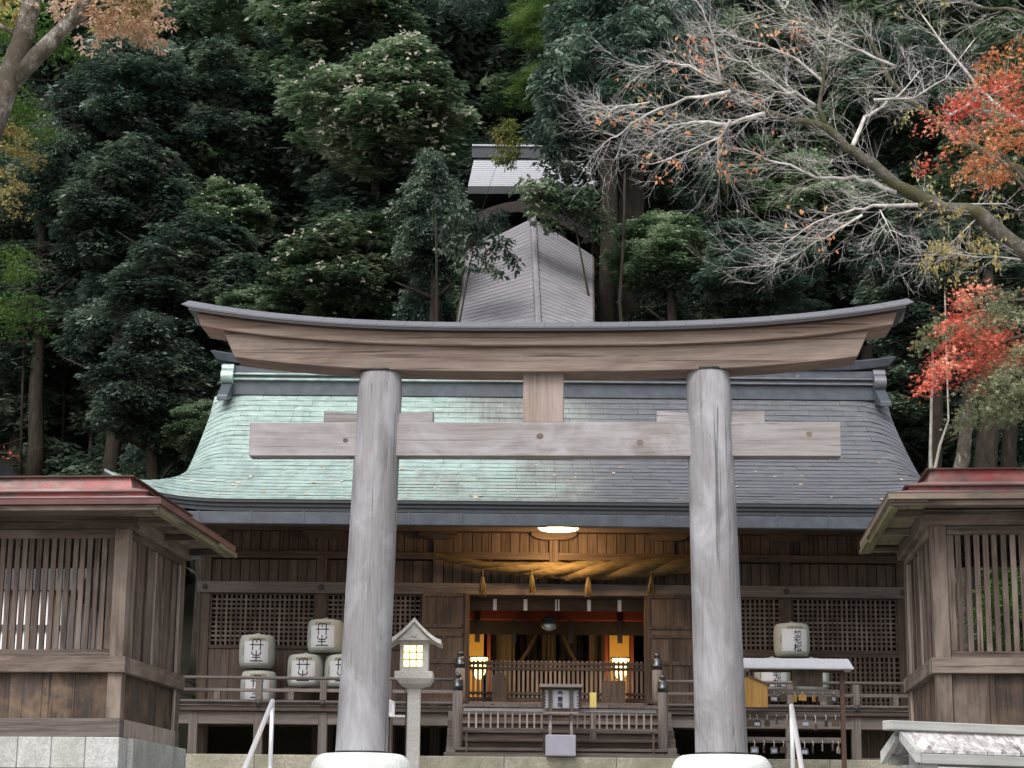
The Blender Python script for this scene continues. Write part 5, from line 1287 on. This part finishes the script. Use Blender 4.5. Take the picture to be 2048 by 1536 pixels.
def tree(px, py, Y, w_px, h_px, kind, label, name='evergreen_tree', cat='tree', group=None, bark_='bark_dark', r0=.28, tdx=0):
    c = U(px, py, Y); gzv = hz(c.x, Y)-.3 if Y > 44 else 0.0
    rx = w_px/F*Y/2*1.18; rz = h_px/F*Y/2*1.15
    sx, sz = rx/3.6, rz/4.0
    if kind == 'cedar': sx, sz = rx/2.8, rz/4.8
    if kind == 'cedarold': sx, sz = rx/.75, rz/1.25
    if kind[:5] == 'bough': sx, sz = rx/1.6, rz/1.15
    t = thing(name, label, cat, (c.x+tdx, Y, gzv), 0, group)
    pr = PRO[kind]; k = tcount[0] = tcount[0]+1
    o = put('crown', pr, t, (-tdx,0,c.z-gzv), (k*1.7 % 6.28) if kind[:3] in ('dim','oak','blu') else 0, (sx, sx, sz)); tag(o, kind='stuff')
    if kind[:3] in ('oak','blu','dim'): o.rotation_euler.z = rnd.choice((-.5,-.2,.1,.4))
    if kind in SH: sh_ = put('pale_shoots', SH[kind], t, o.location, o.rotation_euler.z, o.scale); tag(sh_, kind='stuff')
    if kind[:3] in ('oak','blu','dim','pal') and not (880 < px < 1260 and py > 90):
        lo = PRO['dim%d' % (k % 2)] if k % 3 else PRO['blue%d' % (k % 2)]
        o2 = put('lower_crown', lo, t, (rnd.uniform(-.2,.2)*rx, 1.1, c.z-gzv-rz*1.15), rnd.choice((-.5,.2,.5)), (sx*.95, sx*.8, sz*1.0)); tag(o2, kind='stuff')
    H = c.z-gzv+rz*.55
    me = trunk_mesh(100+k, H, r0, rz, .25 if kind[:5] == 'bough' else rx*.8, M[bark_]); put('trunk', me, t)
    if tdx: MB().tube([(0,0,H*.55),(-tdx*.5,0,H*.72),(-tdx,0,c.z-gzv)], [r0*.5,r0*.35,r0*.12], 7).build('bough', M[bark_], t, smooth=True)
    return t
# the trees one can tell apart, placed where they stand on the slope
tree(760, 235, 52, 400, 340, 'pale', 'large oak with whitish leaf tips left of the pale hillside roof')
tree(700, 540, 49, 330, 300, 'oak1', 'bright rounded oak just above the left half of the torii lintel')
tree(860, 430, 46.5, 190, 330, 'dim0', 'dim evergreen overhanging the left edge of the covered stairway roof')
tree(690, 45, 60, 360, 240, 'oak2', 'green oak at the top edge above the whitish-tipped oak')
tree(1210, 110, 60, 330, 260, 'blue0', 'blue-green broadleaf tree high above the upper sanctuary roof')
tree(980, 80, 64, 260, 260, 'blue1', 'grey-green tree rising behind the whitish-tipped oak at the top middle')
tree(1085, 40, 58, 200, 170, 'cedar', 'feathery light green cedar at the top edge above the sanctuary', 'cedar_tree', tdx=3.0)
tree(1070, 175, 53.5, 150, 130, 'cedar', 'fresh green cedar sprays hanging over the upper sanctuary roof', 'cedar_tree', tdx=2.4)
tree(1012, 270, 51.5, 68, 100, 'cedarold', 'small yellowing cedar tip before the pale sanctuary roof', 'cedar_tree', r0=.05, tdx=-2.0)
tree(1140, 395, 47, 190, 150, 'boughoak', 'leafy oak bough covering the right shoulder of the covered stairway roof', r0=.10, tdx=1.15)
tree(955, 450, 44.5, 160, 200, 'boughdim', 'small dark leafy bough hanging over the left plane of the covered stairway roof', r0=.08, tdx=-1.0)
tree(1165, 340, 53, 160, 100, 'boughblue', 'blue-green bough hiding the right end of the pale sanctuary roof', r0=.08, tdx=.7)
tree(1310, 330, 52, 260, 260, 'blue1', 'blue-green tree clinging to the big trunks right of the covered stairway')
tree(1330, 510, 48, 250, 240, 'oak0', 'glossy oak behind the right half of the torii lintel next to the big trunks')
tree(1510, 540, 47, 300, 240, 'blue0', 'low spreading broadleaf tree above the right half of the torii lintel')
tree(1560, 400, 54, 330, 270, 'oak2', 'mid green oak behind the bare cherry twigs')
tree(1730, 480, 56, 320, 340, 'dim1', 'dark evergreen below the thick mossy cherry limb')
tree(1500, 150, 62, 380, 330, 'oak1', 'tall oak behind the tangle of bare cherry twigs at the top')
tree(1800, 180, 60, 340, 330, 'blue0', 'tall broadleaf tree behind the red maple at the top right')
tree(1980, 330, 58, 260, 300, 'oak2', 'green tree filling the right edge behind the orange maple')
tree(1860, 590, 50, 190, 170, 'cedar', 'light green feathery tree behind the right tip of the torii', 'cedar_tree')
tree(1860, 780, 52, 330, 300, 'dim0', 'dark evergreen behind the right end of the hall roof')
tree(2010, 640, 56, 260, 300, 'dim1', 'dark evergreen behind the red maple sprays at the right edge')
tree(380, 560, 54, 360, 320, 'dim1', 'dim evergreen touching the left tip of the torii')
tree(300, 760, 50, 280, 330, 'dim0', 'dim bushy evergreen beside the left end of the hall roof')
tree(420, 860, 48.5, 180, 160, 'oak0', 'small green bush peeping out beside the curved left roof edge')
tree(460, 430, 56, 200, 160, 'oak2', 'middling green oak left of the whitish-tipped oak')
tree(470, 220, 62, 330, 330, 'dim0', 'shaded evergreen left of the whitish-tipped oak near the top')
tree(270, 190, 60, 330, 330, 'blue0', 'shaded blue-green tree behind the tan autumn leaves at the top left')
tree(250, 400, 58, 300, 330, 'dim1', 'shaded evergreen in the middle of the dark wood at the left')
tree(110, 330, 60, 260, 330, 'blue1', 'dark blue-green tree behind the mottled trunk at the left edge')
tree(60, 540, 62, 300, 260, 'dim0', 'very dark evergreen above the slim cedar trunks at the left edge')
tree(40, 760, 70, 300, 300, 'dim1', 'dark evergreen closing the view behind the slim trunks at the left edge')
tree(210, 700, 72, 300, 320, 'dim0', 'dark evergreen behind the slim trunks left of the torii tip')
tree(130, 900, 66, 360, 200, 'dim0', 'low dark thicket tree just above the left gatehouse roof')
tree(330, 900, 60, 220, 170, 'dim1', 'low dark evergreen beside the curved left roof corner')
tree(540, 640, 50, 250, 180, 'oak0', 'green oak just behind the left half of the torii lintel')
tree(2075, 1190, 32, 260, 330, 'oak1', 'green garden tree glimpsed between the slats of the right gatehouse')
tree(2070, 1170, 29, 280, 330, 'garden', 'light green leafy tree glimpsed beyond the right gatehouse')
# continuous canopy between and behind the single trees: nobody could count it
def canopy(name, mat, sel, per, size, seed, label, asp=.42):
    r2 = random.Random(seed); cl = []
    px = -160
    while px < 2210:
        py = -60
        while py < 960:
            x, y = px+r2.uniform(-30,30), py+r2.uniform(-28,28); v = mnoise.noise(Vector((x/210, y/170, 3.3))); w2 = mnoise.noise(Vector((x/330, y/300, 9.1)))
            if sel(x, y, w2):
                Y = 62.5+5*v+3.0*mnoise.noise(Vector((x/70, y/60, 5))); 
                if 860 < x < 1260: Y = max(Y, 60.5)
                p = U(x, y, Y)
                if p.z > hz(p.x, Y)-1: cl.append((p.x, p.y, p.z, r2.uniform(.7,1.15)))
            py += 54
        px += 58
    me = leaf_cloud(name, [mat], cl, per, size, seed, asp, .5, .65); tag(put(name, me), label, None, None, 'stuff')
canopy('woodland_canopy', M['lf_shade'], lambda x, y, w: (x < 620 and w < .12) or (x > 1500 and y > 420 and w < .1) or (x <= 620 and y > 560), 560, .27, 1, 'dim green wall of wood foliage on the left slope')  # mostly the left slope, in leaves coloured dark for its shade
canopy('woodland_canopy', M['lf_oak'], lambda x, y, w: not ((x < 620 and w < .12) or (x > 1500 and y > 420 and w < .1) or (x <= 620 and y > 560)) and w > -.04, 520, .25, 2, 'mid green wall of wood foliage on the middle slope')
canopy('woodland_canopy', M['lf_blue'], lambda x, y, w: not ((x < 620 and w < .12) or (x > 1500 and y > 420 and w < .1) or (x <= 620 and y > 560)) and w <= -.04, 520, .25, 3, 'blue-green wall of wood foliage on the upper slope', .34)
# the rest of the wood, alike and merging into one another
grp = 'dense evergreens massed on the hillside'
ROWN = ['at the front of the hillside wood','in the wood, second rank','high in the wood','at the top of the wood']
LAND = ['outside the left edge','at the left edge above the slim trunks','behind the mottled trunk','left of the torii tip','above the left torii tip','left of the whitish-tipped oak','behind the whitish-tipped oak','above the left torii pillar','left of the covered stairway','above the covered stairway','above the upper sanctuary','right of the huge cedar trunks','behind the cherry twig ends','above the right torii pillar','above the right torii tip','at the right edge']
for k in range(64):
    r2 = random.Random(900+k); row = k//16; i = k % 16
    Yt = 66+row*13+r2.uniform(-2,2); px = -120+i*150+r2.uniform(-40,40)+(row%2)*70; c = U(px, 700, Yt); ground = hz(c.x, Yt)
    t = thing('evergreen_tree', 'dark evergreen %s, %s' % (ROWN[row], LAND[i].replace('above the slim trunks','edge').replace('edge edge','edge')), 'tree', (c.x, Yt, ground-.4), 0, grp)
    s_ = r2.uniform(1.15,1.6); pr = PRO[r2.choice(['dim0','dim1','dim0','blue0','oak1'])]
    hgt = r2.uniform(8,12); o = put('crown', pr, t, (0,0,hgt), r2.uniform(-.6,.6), (s_,s_,s_*1.35)); tag(o, kind='stuff')
    o = put('crown', PRO['dim1'], t, (0,.8,hgt-5.5), r2.uniform(-.6,.6), (s_,s_,s_*1.2)); tag(o, kind='stuff')
    put('trunk', trunk_mesh(300+k, hgt+2, .3, 3, 3, M['bark_dark']) if k < 6 else TRK[0], t) if k < 6 else None
# big conifer trunks right of the covered stairway
for px, w_, Y, lab in ((1215,40,49.3,'huge dark cedar trunk right against the covered stairway'),(1262,58,50.4,'huge dark cedar trunk, second right of the covered stairway'),(1308,30,52.5,'slimmer dark cedar trunk, third right of the covered stairway')):
    c = U(px,620,Y); g = hz(c.x,Y)-.3; t = thing('cedar_tree', lab, 'tree', (c.x,Y,g)); r_ = w_/F*Y/2*1.02; top = U(px,180,Y).z-g
    pts = [(rnd.uniform(-.05,.05),0,top*k/10) for k in range(11)]; MB().tube(pts, [r_*(1.25-.45*k/10) for k in range(11)], 14).build('trunk', M['bark_dark'], t, smooth=True)
    o = put('crown', PRO['blue0'], t, (0,.5,top+1.0), 0, (.75,.75,1.0)); tag(o, kind='stuff')
# slim trunks of the plantation at the left
ORD14 = 'first second third fourth fifth sixth seventh eighth ninth tenth eleventh twelfth thirteenth fourteenth'.split()
k = 0
for px in (8,22,38,52,70,84,103,118,134,150,168,186,205,226):
    Y = 60+((px*7)%13); c = U(px,800,Y); g = hz(c.x,Y)-.3; k += 1; t = thing('cedar_tree', '%s slim dark cedar trunk from the left edge, behind the left gatehouse' % ORD14[k-1], 'tree', (c.x,Y,g), 0, 'slim cedar trunks at the left')
    top = U(px,560,Y).z-g; r_ = (5+((px*3)%5))/F*Y/2; lean = rnd.uniform(-.3,.3)
    MB().tube([(0,0,0),(lean*.5,0,top*.5),(lean,0,top)], [r_*1.2,r_,r_*.8], 8).build('trunk', M['bark_dark'] if px % 3 else M['gate_z'], t, smooth=True)
    o = put('crown', PRO['dim1'], t, (lean,1.5,top+1.6), 0, (.5,.5,.75)); tag(o, kind='stuff')
# trunks right of the hall
for pts_, r_, lab, bk_ in (([(1862,960),(1861,900),(1863,800),(1866,745)],(10,7,6,5),'slender pale trunk just right of the hall roof','bark_birch'),([(1866,955),(1880,890),(1897,840)],(7,6,4),'thin pale leaning stem forking right of the hall roof','bark_birch'),
                       ([(1915,960),(1926,915),(1932,850),(1936,780)],(34,30,26,22),'stout grey trunk above the right gatehouse roof','bark_mottled'),([(1968,960),(1975,880),(1985,800)],(50,44,36),'thick dark trunk behind the right gatehouse roof','bark_dark')):
    Y = 40.0+ (r_[0]%7)*.3; P = [U(a,b,Y) for a,b in pts_]; b0 = P[0]; t = thing('broadleaf_tree', lab, 'tree', (b0.x,Y,0)); off = Vector((b0.x,Y,0))
    MB().tube([(0,0,-.1)]+[q-off for q in P]+[P[-1]-off+Vector((.1,.3,3))], [r_[0]/F*Y*.6]+[q/F*Y*.5 for q in r_]+[r_[-1]/F*Y*.3], 10).build('trunk', M[bk_], t, smooth=True)
    o = put('crown', PRO['dim0'], t, P[-1]-off+Vector((.2,1.6,3.0)), 0, (.55,.55,.5)); tag(o, kind='stuff')

# ------------------------------------------------------------ autumn foliage made of single leaves
def star(n_l=5):
    P = []
    for k in range(n_l):
        a = math.pi/2 + (k-(n_l-1)/2)*1.05; L = 1.0 if k == n_l//2 else (.85 if abs(k-n_l//2) == 1 else .55)
        P += [(L*math.cos(a), L*math.sin(a)), (.28*math.cos(a-.52), .28*math.sin(a-.52))]
    return P
STAR = star()
def maple(name, blobs, size, parent, mat, off, seed):
    """blobs: px,py,rx,ry,Y,count,slope - flat tiers of five-pointed leaves"""
    r = random.Random(seed); mb = MB(); tw = MB()
    for (px,py,rx,ry,Y,cnt,slope) in blobs:
        c = U(px,py,Y); X = rx/F*Y; Zr = ry/F*Y
        tiers = [(r.uniform(-1,1), r.uniform(-1,1), r.uniform(-.9,.9)) for _ in range(max(3, int(cnt/45)))]
        for (tx, ty, tz) in tiers:
            rr = math.sqrt(max(0, 1-tz*tz)); cx, cz = c.x+tx*X*rr, c.z+tz*Zr; cy = Y+ty*.8
            L = r.uniform(.10,.28)
            for k in range(int(cnt/len(tiers))):
                u, v = r.gauss(0,.5), r.gauss(0,.5); p = Vector((cx+u*L, cy+v*L, cz+slope*u*L-abs(u)*.05+r.gauss(0,.035)))
                yaw, tl, rl = r.uniform(0,6.28), r.gauss(-.5,.5), r.gauss(0,.5); s_ = size*r.uniform(.65,1.2)
                Mx = Matrix.Rotation(yaw,3,'Z') @ Matrix.Rotation(tl,3,'X') @ Matrix.Rotation(rl,3,'Y')
                vs = [p] + [p+Mx@Vector((a*s_, b*s_, -.15*s_*(a*a+b*b))) for a, b in STAR]
                n = len(STAR); mb.add(vs, [(0,k2+1,(k2+1)%n+1) for k2 in range(0,n-1)])
            for q in range(1):
                e = Vector((cx+r.uniform(-.4,.4), cy+r.uniform(-.4,.4), cz-.02)); s0 = Vector((cx+.5, cy, cz+.1)); tw.tube([s0, s0.lerp(e,.5)+Vector((0,0,.02)), e], [.003,.002,.001], 3)
    mb.v = [tuple(Vector(v)-off) for v in mb.v]; tw.v = [tuple(Vector(v)-off) for v in tw.v]
    tag(mb.build(name, mat, parent), kind='stuff')
    return tw
def with_limbs(parent, off, root, heads, mat, r0=.09):
    mb = MB(); base = Vector((0,0,0)); rtp = root-off
    mb.tube([base+Vector((0,0,-.1)), base.lerp(rtp,.5)+Vector((.08,0,0)), rtp], [r0*1.4, r0*1.1, r0], 10)
    for h in heads:
        h = h-off; mid_ = rtp.lerp(h,.55)+Vector((0,0,.25)); mb.tube([rtp, mid_, h], [r0*.55, r0*.3, r0*.08], 6)
    mb.build('trunk', mat, parent, smooth=True)
# right maple
my = 20.3; base = U(2330,1500,my); base.z = 0; off = base.copy(); mt_ = thing('red_maple', 'maple with red, orange and grey-green tiers of leaves at the right edge', 'maple tree', base)
tws = [maple('red_foliage', [(1945,215,60,20,my,550,.12),(2005,235,45,20,my+.4,350,.12),(1890,232,28,8,my,90,.1),(1960,598,62,18,my,600,.05),(1920,645,40,14,my-.3,300,.35),(1935,700,55,38,my,1100,.35),(1890,745,34,24,my-.3,520,.35),(1975,735,45,26,my+.2,550,.3),(1870,315,32,8,my,70,.1),(2030,700,26,26,my,180,.2)], 0.042, mt_, M['lf_red'], off, 1),
       maple('orange_foliage', [(2000,165,52,24,my+.5,450,.2),(1990,310,55,32,my,800,.45),(2035,260,40,60,my+.2,500,.3),(1960,270,40,14,my,180,.3),(2010,120,50,22,my+.6,450,.2),(2025,690,30,30,my+.4,220,.4),(1950,700,55,30,my+.3,250,.4)], 0.042, mt_, M['lf_orange'], off, 2),
       maple('green_foliage', [(1945,650,85,20,my-.3,1200,.12),(2010,635,50,26,my-.2,900,.2),(2015,760,55,45,my-.2,2000,.4),(1965,812,42,16,my-.2,600,.4),(2030,810,34,26,my,600,.3),(1890,665,42,14,my+.6,260,.15),(2015,195,40,16,my+.8,150,.2)], 0.042, mt_, M['lf_green'], off, 3)]
tb_ = MB(); [tb_.add(t.v, t.f) for t in tws]; tag(tb_.build('twigs', M['dark_twig'], mt_), kind='stuff')
with_limbs(mt_, off, U(2260,700,my), [U(1925,215,my),U(1990,310,my),U(1960,600,my),U(1905,720,my),U(2000,780,my)], M['bark_mottled'], .08)
# left green and yellow maple behind the gatehouse
my = 28.5; base = U(-260,1500,my); base.z = 0; off = base.copy(); ml_ = thing('green_maple', 'maple with bright green and yellow tiers of leaves at the left edge', 'maple tree', base)
tws = [maple('green_foliage', [(45,225,48,22,my,1500,-.2),(10,260,30,18,my,500,-.2),(35,528,48,9,my,900,-.1),(30,610,50,12,my,800,-.15),(20,640,50,14,my,500,-.2),(70,245,34,10,my,400,-.3)], .045, ml_, M['lf_vivid'], off, 5),
       maple('yellow_foliage', [(30,285,40,14,my-.5,800,-.15),(10,340,26,24,my-.5,400,0),(12,400,20,20,my-.5,240,0)], .045, ml_, M['lf_yellow'], off, 6),
       maple('red_leaves', [(2,692,6,6,my-3,12,0),(6,912,8,8,my-3,16,0)], .05, ml_, M['lf_red'], off, 7)]
tb_ = MB(); [tb_.add(t.v, t.f) for t in tws]; tag(tb_.build('twigs', M['dark_twig'], ml_), kind='stuff')
with_limbs(ml_, off, U(-180,520,my), [U(30,232,my),U(20,290,my),U(30,530,my),U(20,610,my)], M['bark_mottled'], .12)
# mottled tree with tan autumn leaves at the top left
LY = 18.0
P = [U(-95,480,LY),U(-25,270,LY),U(15,165,LY),U(45,80,LY),U(60,20,LY),U(66,-60,LY)]; b0 = Vector((P[0].x-.35, LY, -.8)); off = b0.copy()
lt = thing('mottled_tree', 'pale mottled forking trunk with tan and lime autumn leaves at the top left corner', 'tree', b0)
MB().tube([(0,0,-.4)]+[q-off for q in P], [.2,.15,.135,.115,.10,.09,.08], 14).build('trunk', M['bark_mottled'], lt, smooth=True)
q = [U(22,165,LY),U(75,110,LY),U(120,65,LY),U(165,15,LY),U(210,-30,LY)]
MB().tube([p_-off for p_ in q], [.09,.085,.075,.065,.05], 12).build('bough', M['bark_mottled'], lt, smooth=True)
for a, b, c_, d_ in ((120,65,230,20),(150,30,300,5),(60,20,10,-20),(45,80,-40,40)):
    MB().tube([U(a,b,LY)-off, U((a+c_)/2,(b+d_)/2-8,LY)-off, U(c_,d_,LY)-off], [.03,.018,.008], 6).build('bough', M['bark_mottled'], lt, smooth=True)
def leafspray(name, blobs, size, mat, parent, off, seed, asp=.42):
    cl = []
    for (px,py,rx,ry,Y,n) in blobs:
        c = U(px,py,Y); r2 = random.Random(seed+int(px))
        for k in range(n): cl.append((c.x-off.x+r2.gauss(0,.5)*rx/F*Y, Y-off.y+r2.uniform(-.4,.4), c.z-off.z+r2.gauss(0,.5)*ry/F*Y, .13*r2.uniform(.6,1.4)))
    me = leaf_cloud(name, [mat], cl, 1900, size, seed, asp, 1.0, .5); tag(put(name, me, parent), kind='stuff')
leafspray('tan_foliage', [(240,28,70,22,LY,30),(285,68,26,9,LY,12),(205,55,40,14,LY,12),(150,5,40,12,LY,10),(300,8,30,14,LY,10),(95,-5,40,10,LY,6)], .052, M['lf_tan'], lt, off, 5)
leafspray('lime_foliage', [(20,40,45,40,LY+1,26),(90,45,22,32,LY+1,12),(130,95,16,16,LY+1,6),(15,80,20,30,LY+1,8)], .06, M['lf_vivid'], lt, off, 15)
leafspray('yellow_foliage', [(250,20,60,26,LY+.3,12),(40,10,40,16,LY,8),(300,20,30,10,LY,5)], .06, M['lf_yellow'], lt, off, 25)

# ------------------------------------------------------------ bare cherry reaching in from the right
CY = 27.5; base = Vector((U(2330,1000,CY).x, CY, 0)); off = base.copy()
ch = thing('bare_cherry', 'nearly leafless cherry with mossy limb and fine silvery twigs at the upper right', 'cherry tree', base)
limbs = [([(2330,760),(2190,620),(2048,505),(1956,426),(1887,417),(1794,370),(1748,333),(1692,292),(1651,252),(1586,241),(1530,227),(1484,185),(1442,167)], .17, .022),
 ([(1651,252),(1637,217),(1644,171),(1648,134),(1653,88)], .05, .012), ([(1702,300),(1734,227),(1762,204),(1804,171),(1850,120)], .04, .01),
 ([(1794,384),(1748,361),(1716,342),(1655,342),(1609,324),(1544,301),(1470,280)], .045, .008), ([(1836,410),(1748,410),(1697,417),(1632,440),(1572,481)], .035, .007),
 ([(1725,430),(1655,467),(1600,495),(1544,514)], .02, .006), ([(1530,227),(1461,241),(1400,238),(1359,238),(1317,255)], .04, .008),
 ([(1461,241),(1440,273),(1442,305),(1461,324)], .03, .008), ([(1440,275),(1380,305),(1299,343)], .02, .006),
 ([(1461,183),(1378,190),(1299,208),(1253,236),(1211,264)], .032, .007), ([(1299,205),(1240,205),(1190,205)], .014, .005),
 ([(1632,213),(1586,194),(1544,204),(1520,225)], .028, .009), ([(1586,194),(1540,160),(1490,130),(1440,122)], .022, .006),
 ([(2180,480),(2048,330),(1940,260),(1878,208),(1841,180),(1794,134),(1767,74),(1748,46),(1702,37),(1609,9),(1540,-10)], .085, .012),
 ([(1442,167),(1424,83),(1401,37),(1368,0)], .024, .006), ([(1442,167),(1380,120),(1330,100),(1290,110)], .02, .005), ([(1653,170),(1590,110),(1520,80),(1450,60)], .024, .006),
 ([(1794,134),(1720,110),(1660,90),(1600,60)], .024, .006), ([(2120,60),(2048,23),(1956,7),(1880,-20)], .05, .012), ([(1900,230),(1960,190),(2048,140)], .03, .01),
 ([(1748,200),(1830,190),(1900,140),(1960,60)], .025, .008), ([(2120,300),(1990,200),(1900,90),(1850,20)], .04, .01), ([(1887,420),(1960,395),(2048,400)], .02, .006),
 ([(1760,420),(1775,465),(1810,490)], .012, .004), ([(1960,430),(1900,490),(1850,520)], .014, .004), ([(2048,520),(1960,520),(1890,530)], .016, .004)]
lm = MB(); tw = MB(); tips = []
r2 = random.Random(21)
def twig(p, d, L, r_, depth):
    pts = [p]; q = p.copy(); dd = d.copy(); n = 4
    for k in range(n):
        dd = (dd + Vector((r2.gauss(0,.09), r2.gauss(0,.09), r2.gauss(.02,.085)))).normalized(); q = q+dd*L/n; pts.append(q.copy())
    tw.tube(pts, [r_*(1-.75*k/n) for k in range(n+1)], 3)
    tips.append((pts[-1], dd))
    if depth > 0:
        for k in range(r2.randint(3,4)):
            i = r2.randint(1, n); a = r2.choice((-1,1))*r2.uniform(.35,.8)
            ax = Vector((r2.gauss(0,.4), 1, r2.gauss(0,.4))).normalized(); d2 = (Matrix.Rotation(a,3,ax) @ dd).normalized()
            twig(pts[i], d2, L*r2.uniform(.4,.65), r_*.6, depth-1)
for j, (pp, ra, rb) in enumerate(limbs):
    depthY = r2.uniform(-.6,.6) if j else 0
    Pw = [U(a,b,CY) for a,b in pp]; P2 = []
    for k in range(len(Pw)-1):
        for q_ in range(3):
            t = q_/3; P2.append(Pw[k].lerp(Pw[k+1],t)+Vector((0, depthY*min(1,(k+t)/2.5), r2.gauss(0,.02)*(1 if k else 0))))
    P2.append(Pw[-1]+Vector((0,depthY,0))); n = len(P2)
    lm_ = MB().tube([p_-off for p_ in P2], [ra+(rb-ra)*(k/(n-1))**.7 for k in range(n)], 9 if ra > .03 else 6)
    if j == 0:
        lm_.tube([(0,0,-.1),(.05,0,1.5),P2[0]-off], [.28,.24,.18], 12); lm_.build('main_limb', M['bark_moss'], ch, smooth=True)
    else: lm_.build('bough', M['bark_moss'] if ra > .045 else M['twig'], ch, smooth=True)
    for k in range(n):
        if j == 0 and k < 13 and r2.random() < .8: continue
        rk_ = ra+(rb-ra)*(k/(n-1))**.7
        for q_ in range(2 if rk_ < .03 else 1):
            tdir = (P2[min(k+1,n-1)]-P2[max(k-1,0)]).normalized(); a = r2.choice((-1,1))*r2.uniform(.25,.95)
            ax = Vector((r2.gauss(0,.3),1,r2.gauss(0,.3))).normalized(); d = (Matrix.Rotation(a,3,ax)@tdir)
            d = (d+Vector((-.15, r2.gauss(0,.35), .02))).normalized(); twig(P2[k], d, r2.uniform(.35,.8), .0042, 2)
tw.v = [tuple(Vector(v)-off) for v in tw.v]; tag(tw.build('twigs', M['twig'], ch), kind='stuff')
def single_leaves(name, sel, size, mat, parent, off, seed):
    r = random.Random(seed); mb = MB()
    for p, d in sel:
        for k in range(r.randint(1,2)):
            s_ = size*r.uniform(.7,1.2); q = p-off+Vector((r.uniform(-.04,.04),r.uniform(-.04,.04),-.01)); dn = Vector((r.gauss(0,.5),r.gauss(0,.4),-1)).normalized(); sd_ = dn.cross(Vector((r.gauss(0,1),1,r.gauss(0,.3)))).normalized()
            mb.add([q,q+dn*s_*.5+sd_*s_*.26,q+dn*s_,q+dn*s_*.5-sd_*s_*.26],[(0,1,2,3)])
    tag(mb.build(name, mat, parent), kind='stuff')
def near(cx, cy, rad, frac, seed):
    r = random.Random(seed); out = []
    for p, d in tips:
        v = p-CAM; z = v.dot(fwd); x = 1024+F*v.dot(rt)/z; y = 768-F*v.dot(up)/z
        if (x-cx)**2+((y-cy)*1.3)**2 < rad*rad and r.random() < frac: out.append((p, d))
    return out
org = near(1390,110,60,.14,1)+near(1560,60,60,.09,2)+near(1480,325,50,.2,3)+near(1320,330,45,.2,4)+near(1620,460,80,.06,5)+near(1250,210,80,.07,6)+near(1450,230,120,.03,7)
yel = near(1880,350,110,.5,8)+near(1920,520,80,.8,9)+near(1850,260,70,.25,10)+near(1850,20,60,.1,11)+near(1300,210,60,.06,12)+near(1960,440,80,.5,13)
single_leaves('orange_leaves', org, .075, M['lf_orange'], ch, off, 1); single_leaves('yellow_leaves', yel, .07, M['lf_yellow'], ch, off, 2)
# fallen leaves on the hall roof
fl = MB(); r2 = random.Random(8)
for k in range(95):
    u = -1+2*r2.random(); t = r2.random()**1.5*.55; u = u*.93
    if r2.random() < .45: u = -abs(u)
    p = roofpt(t, u)+Vector((0,0,.03)); s_ = r2.uniform(.02,.045); a = r2.uniform(0,6.28)
    fl.add([p+Vector((s_*math.cos(a+q), s_*math.sin(a+q)*.9, .45*s_*math.sin(a+q)+r2.uniform(0,.02))) for q in (0,1.2,3.14,4.4)], [(0,1,2,3)])
fl.v = [(v[0]+HX, v[1]+33, v[2]) for v in fl.v]
tag(fl.build('fallen_leaves', M['lf_tan']), 'scattered dry leaves lying on the copper hall roof', None, None, 'stuff')
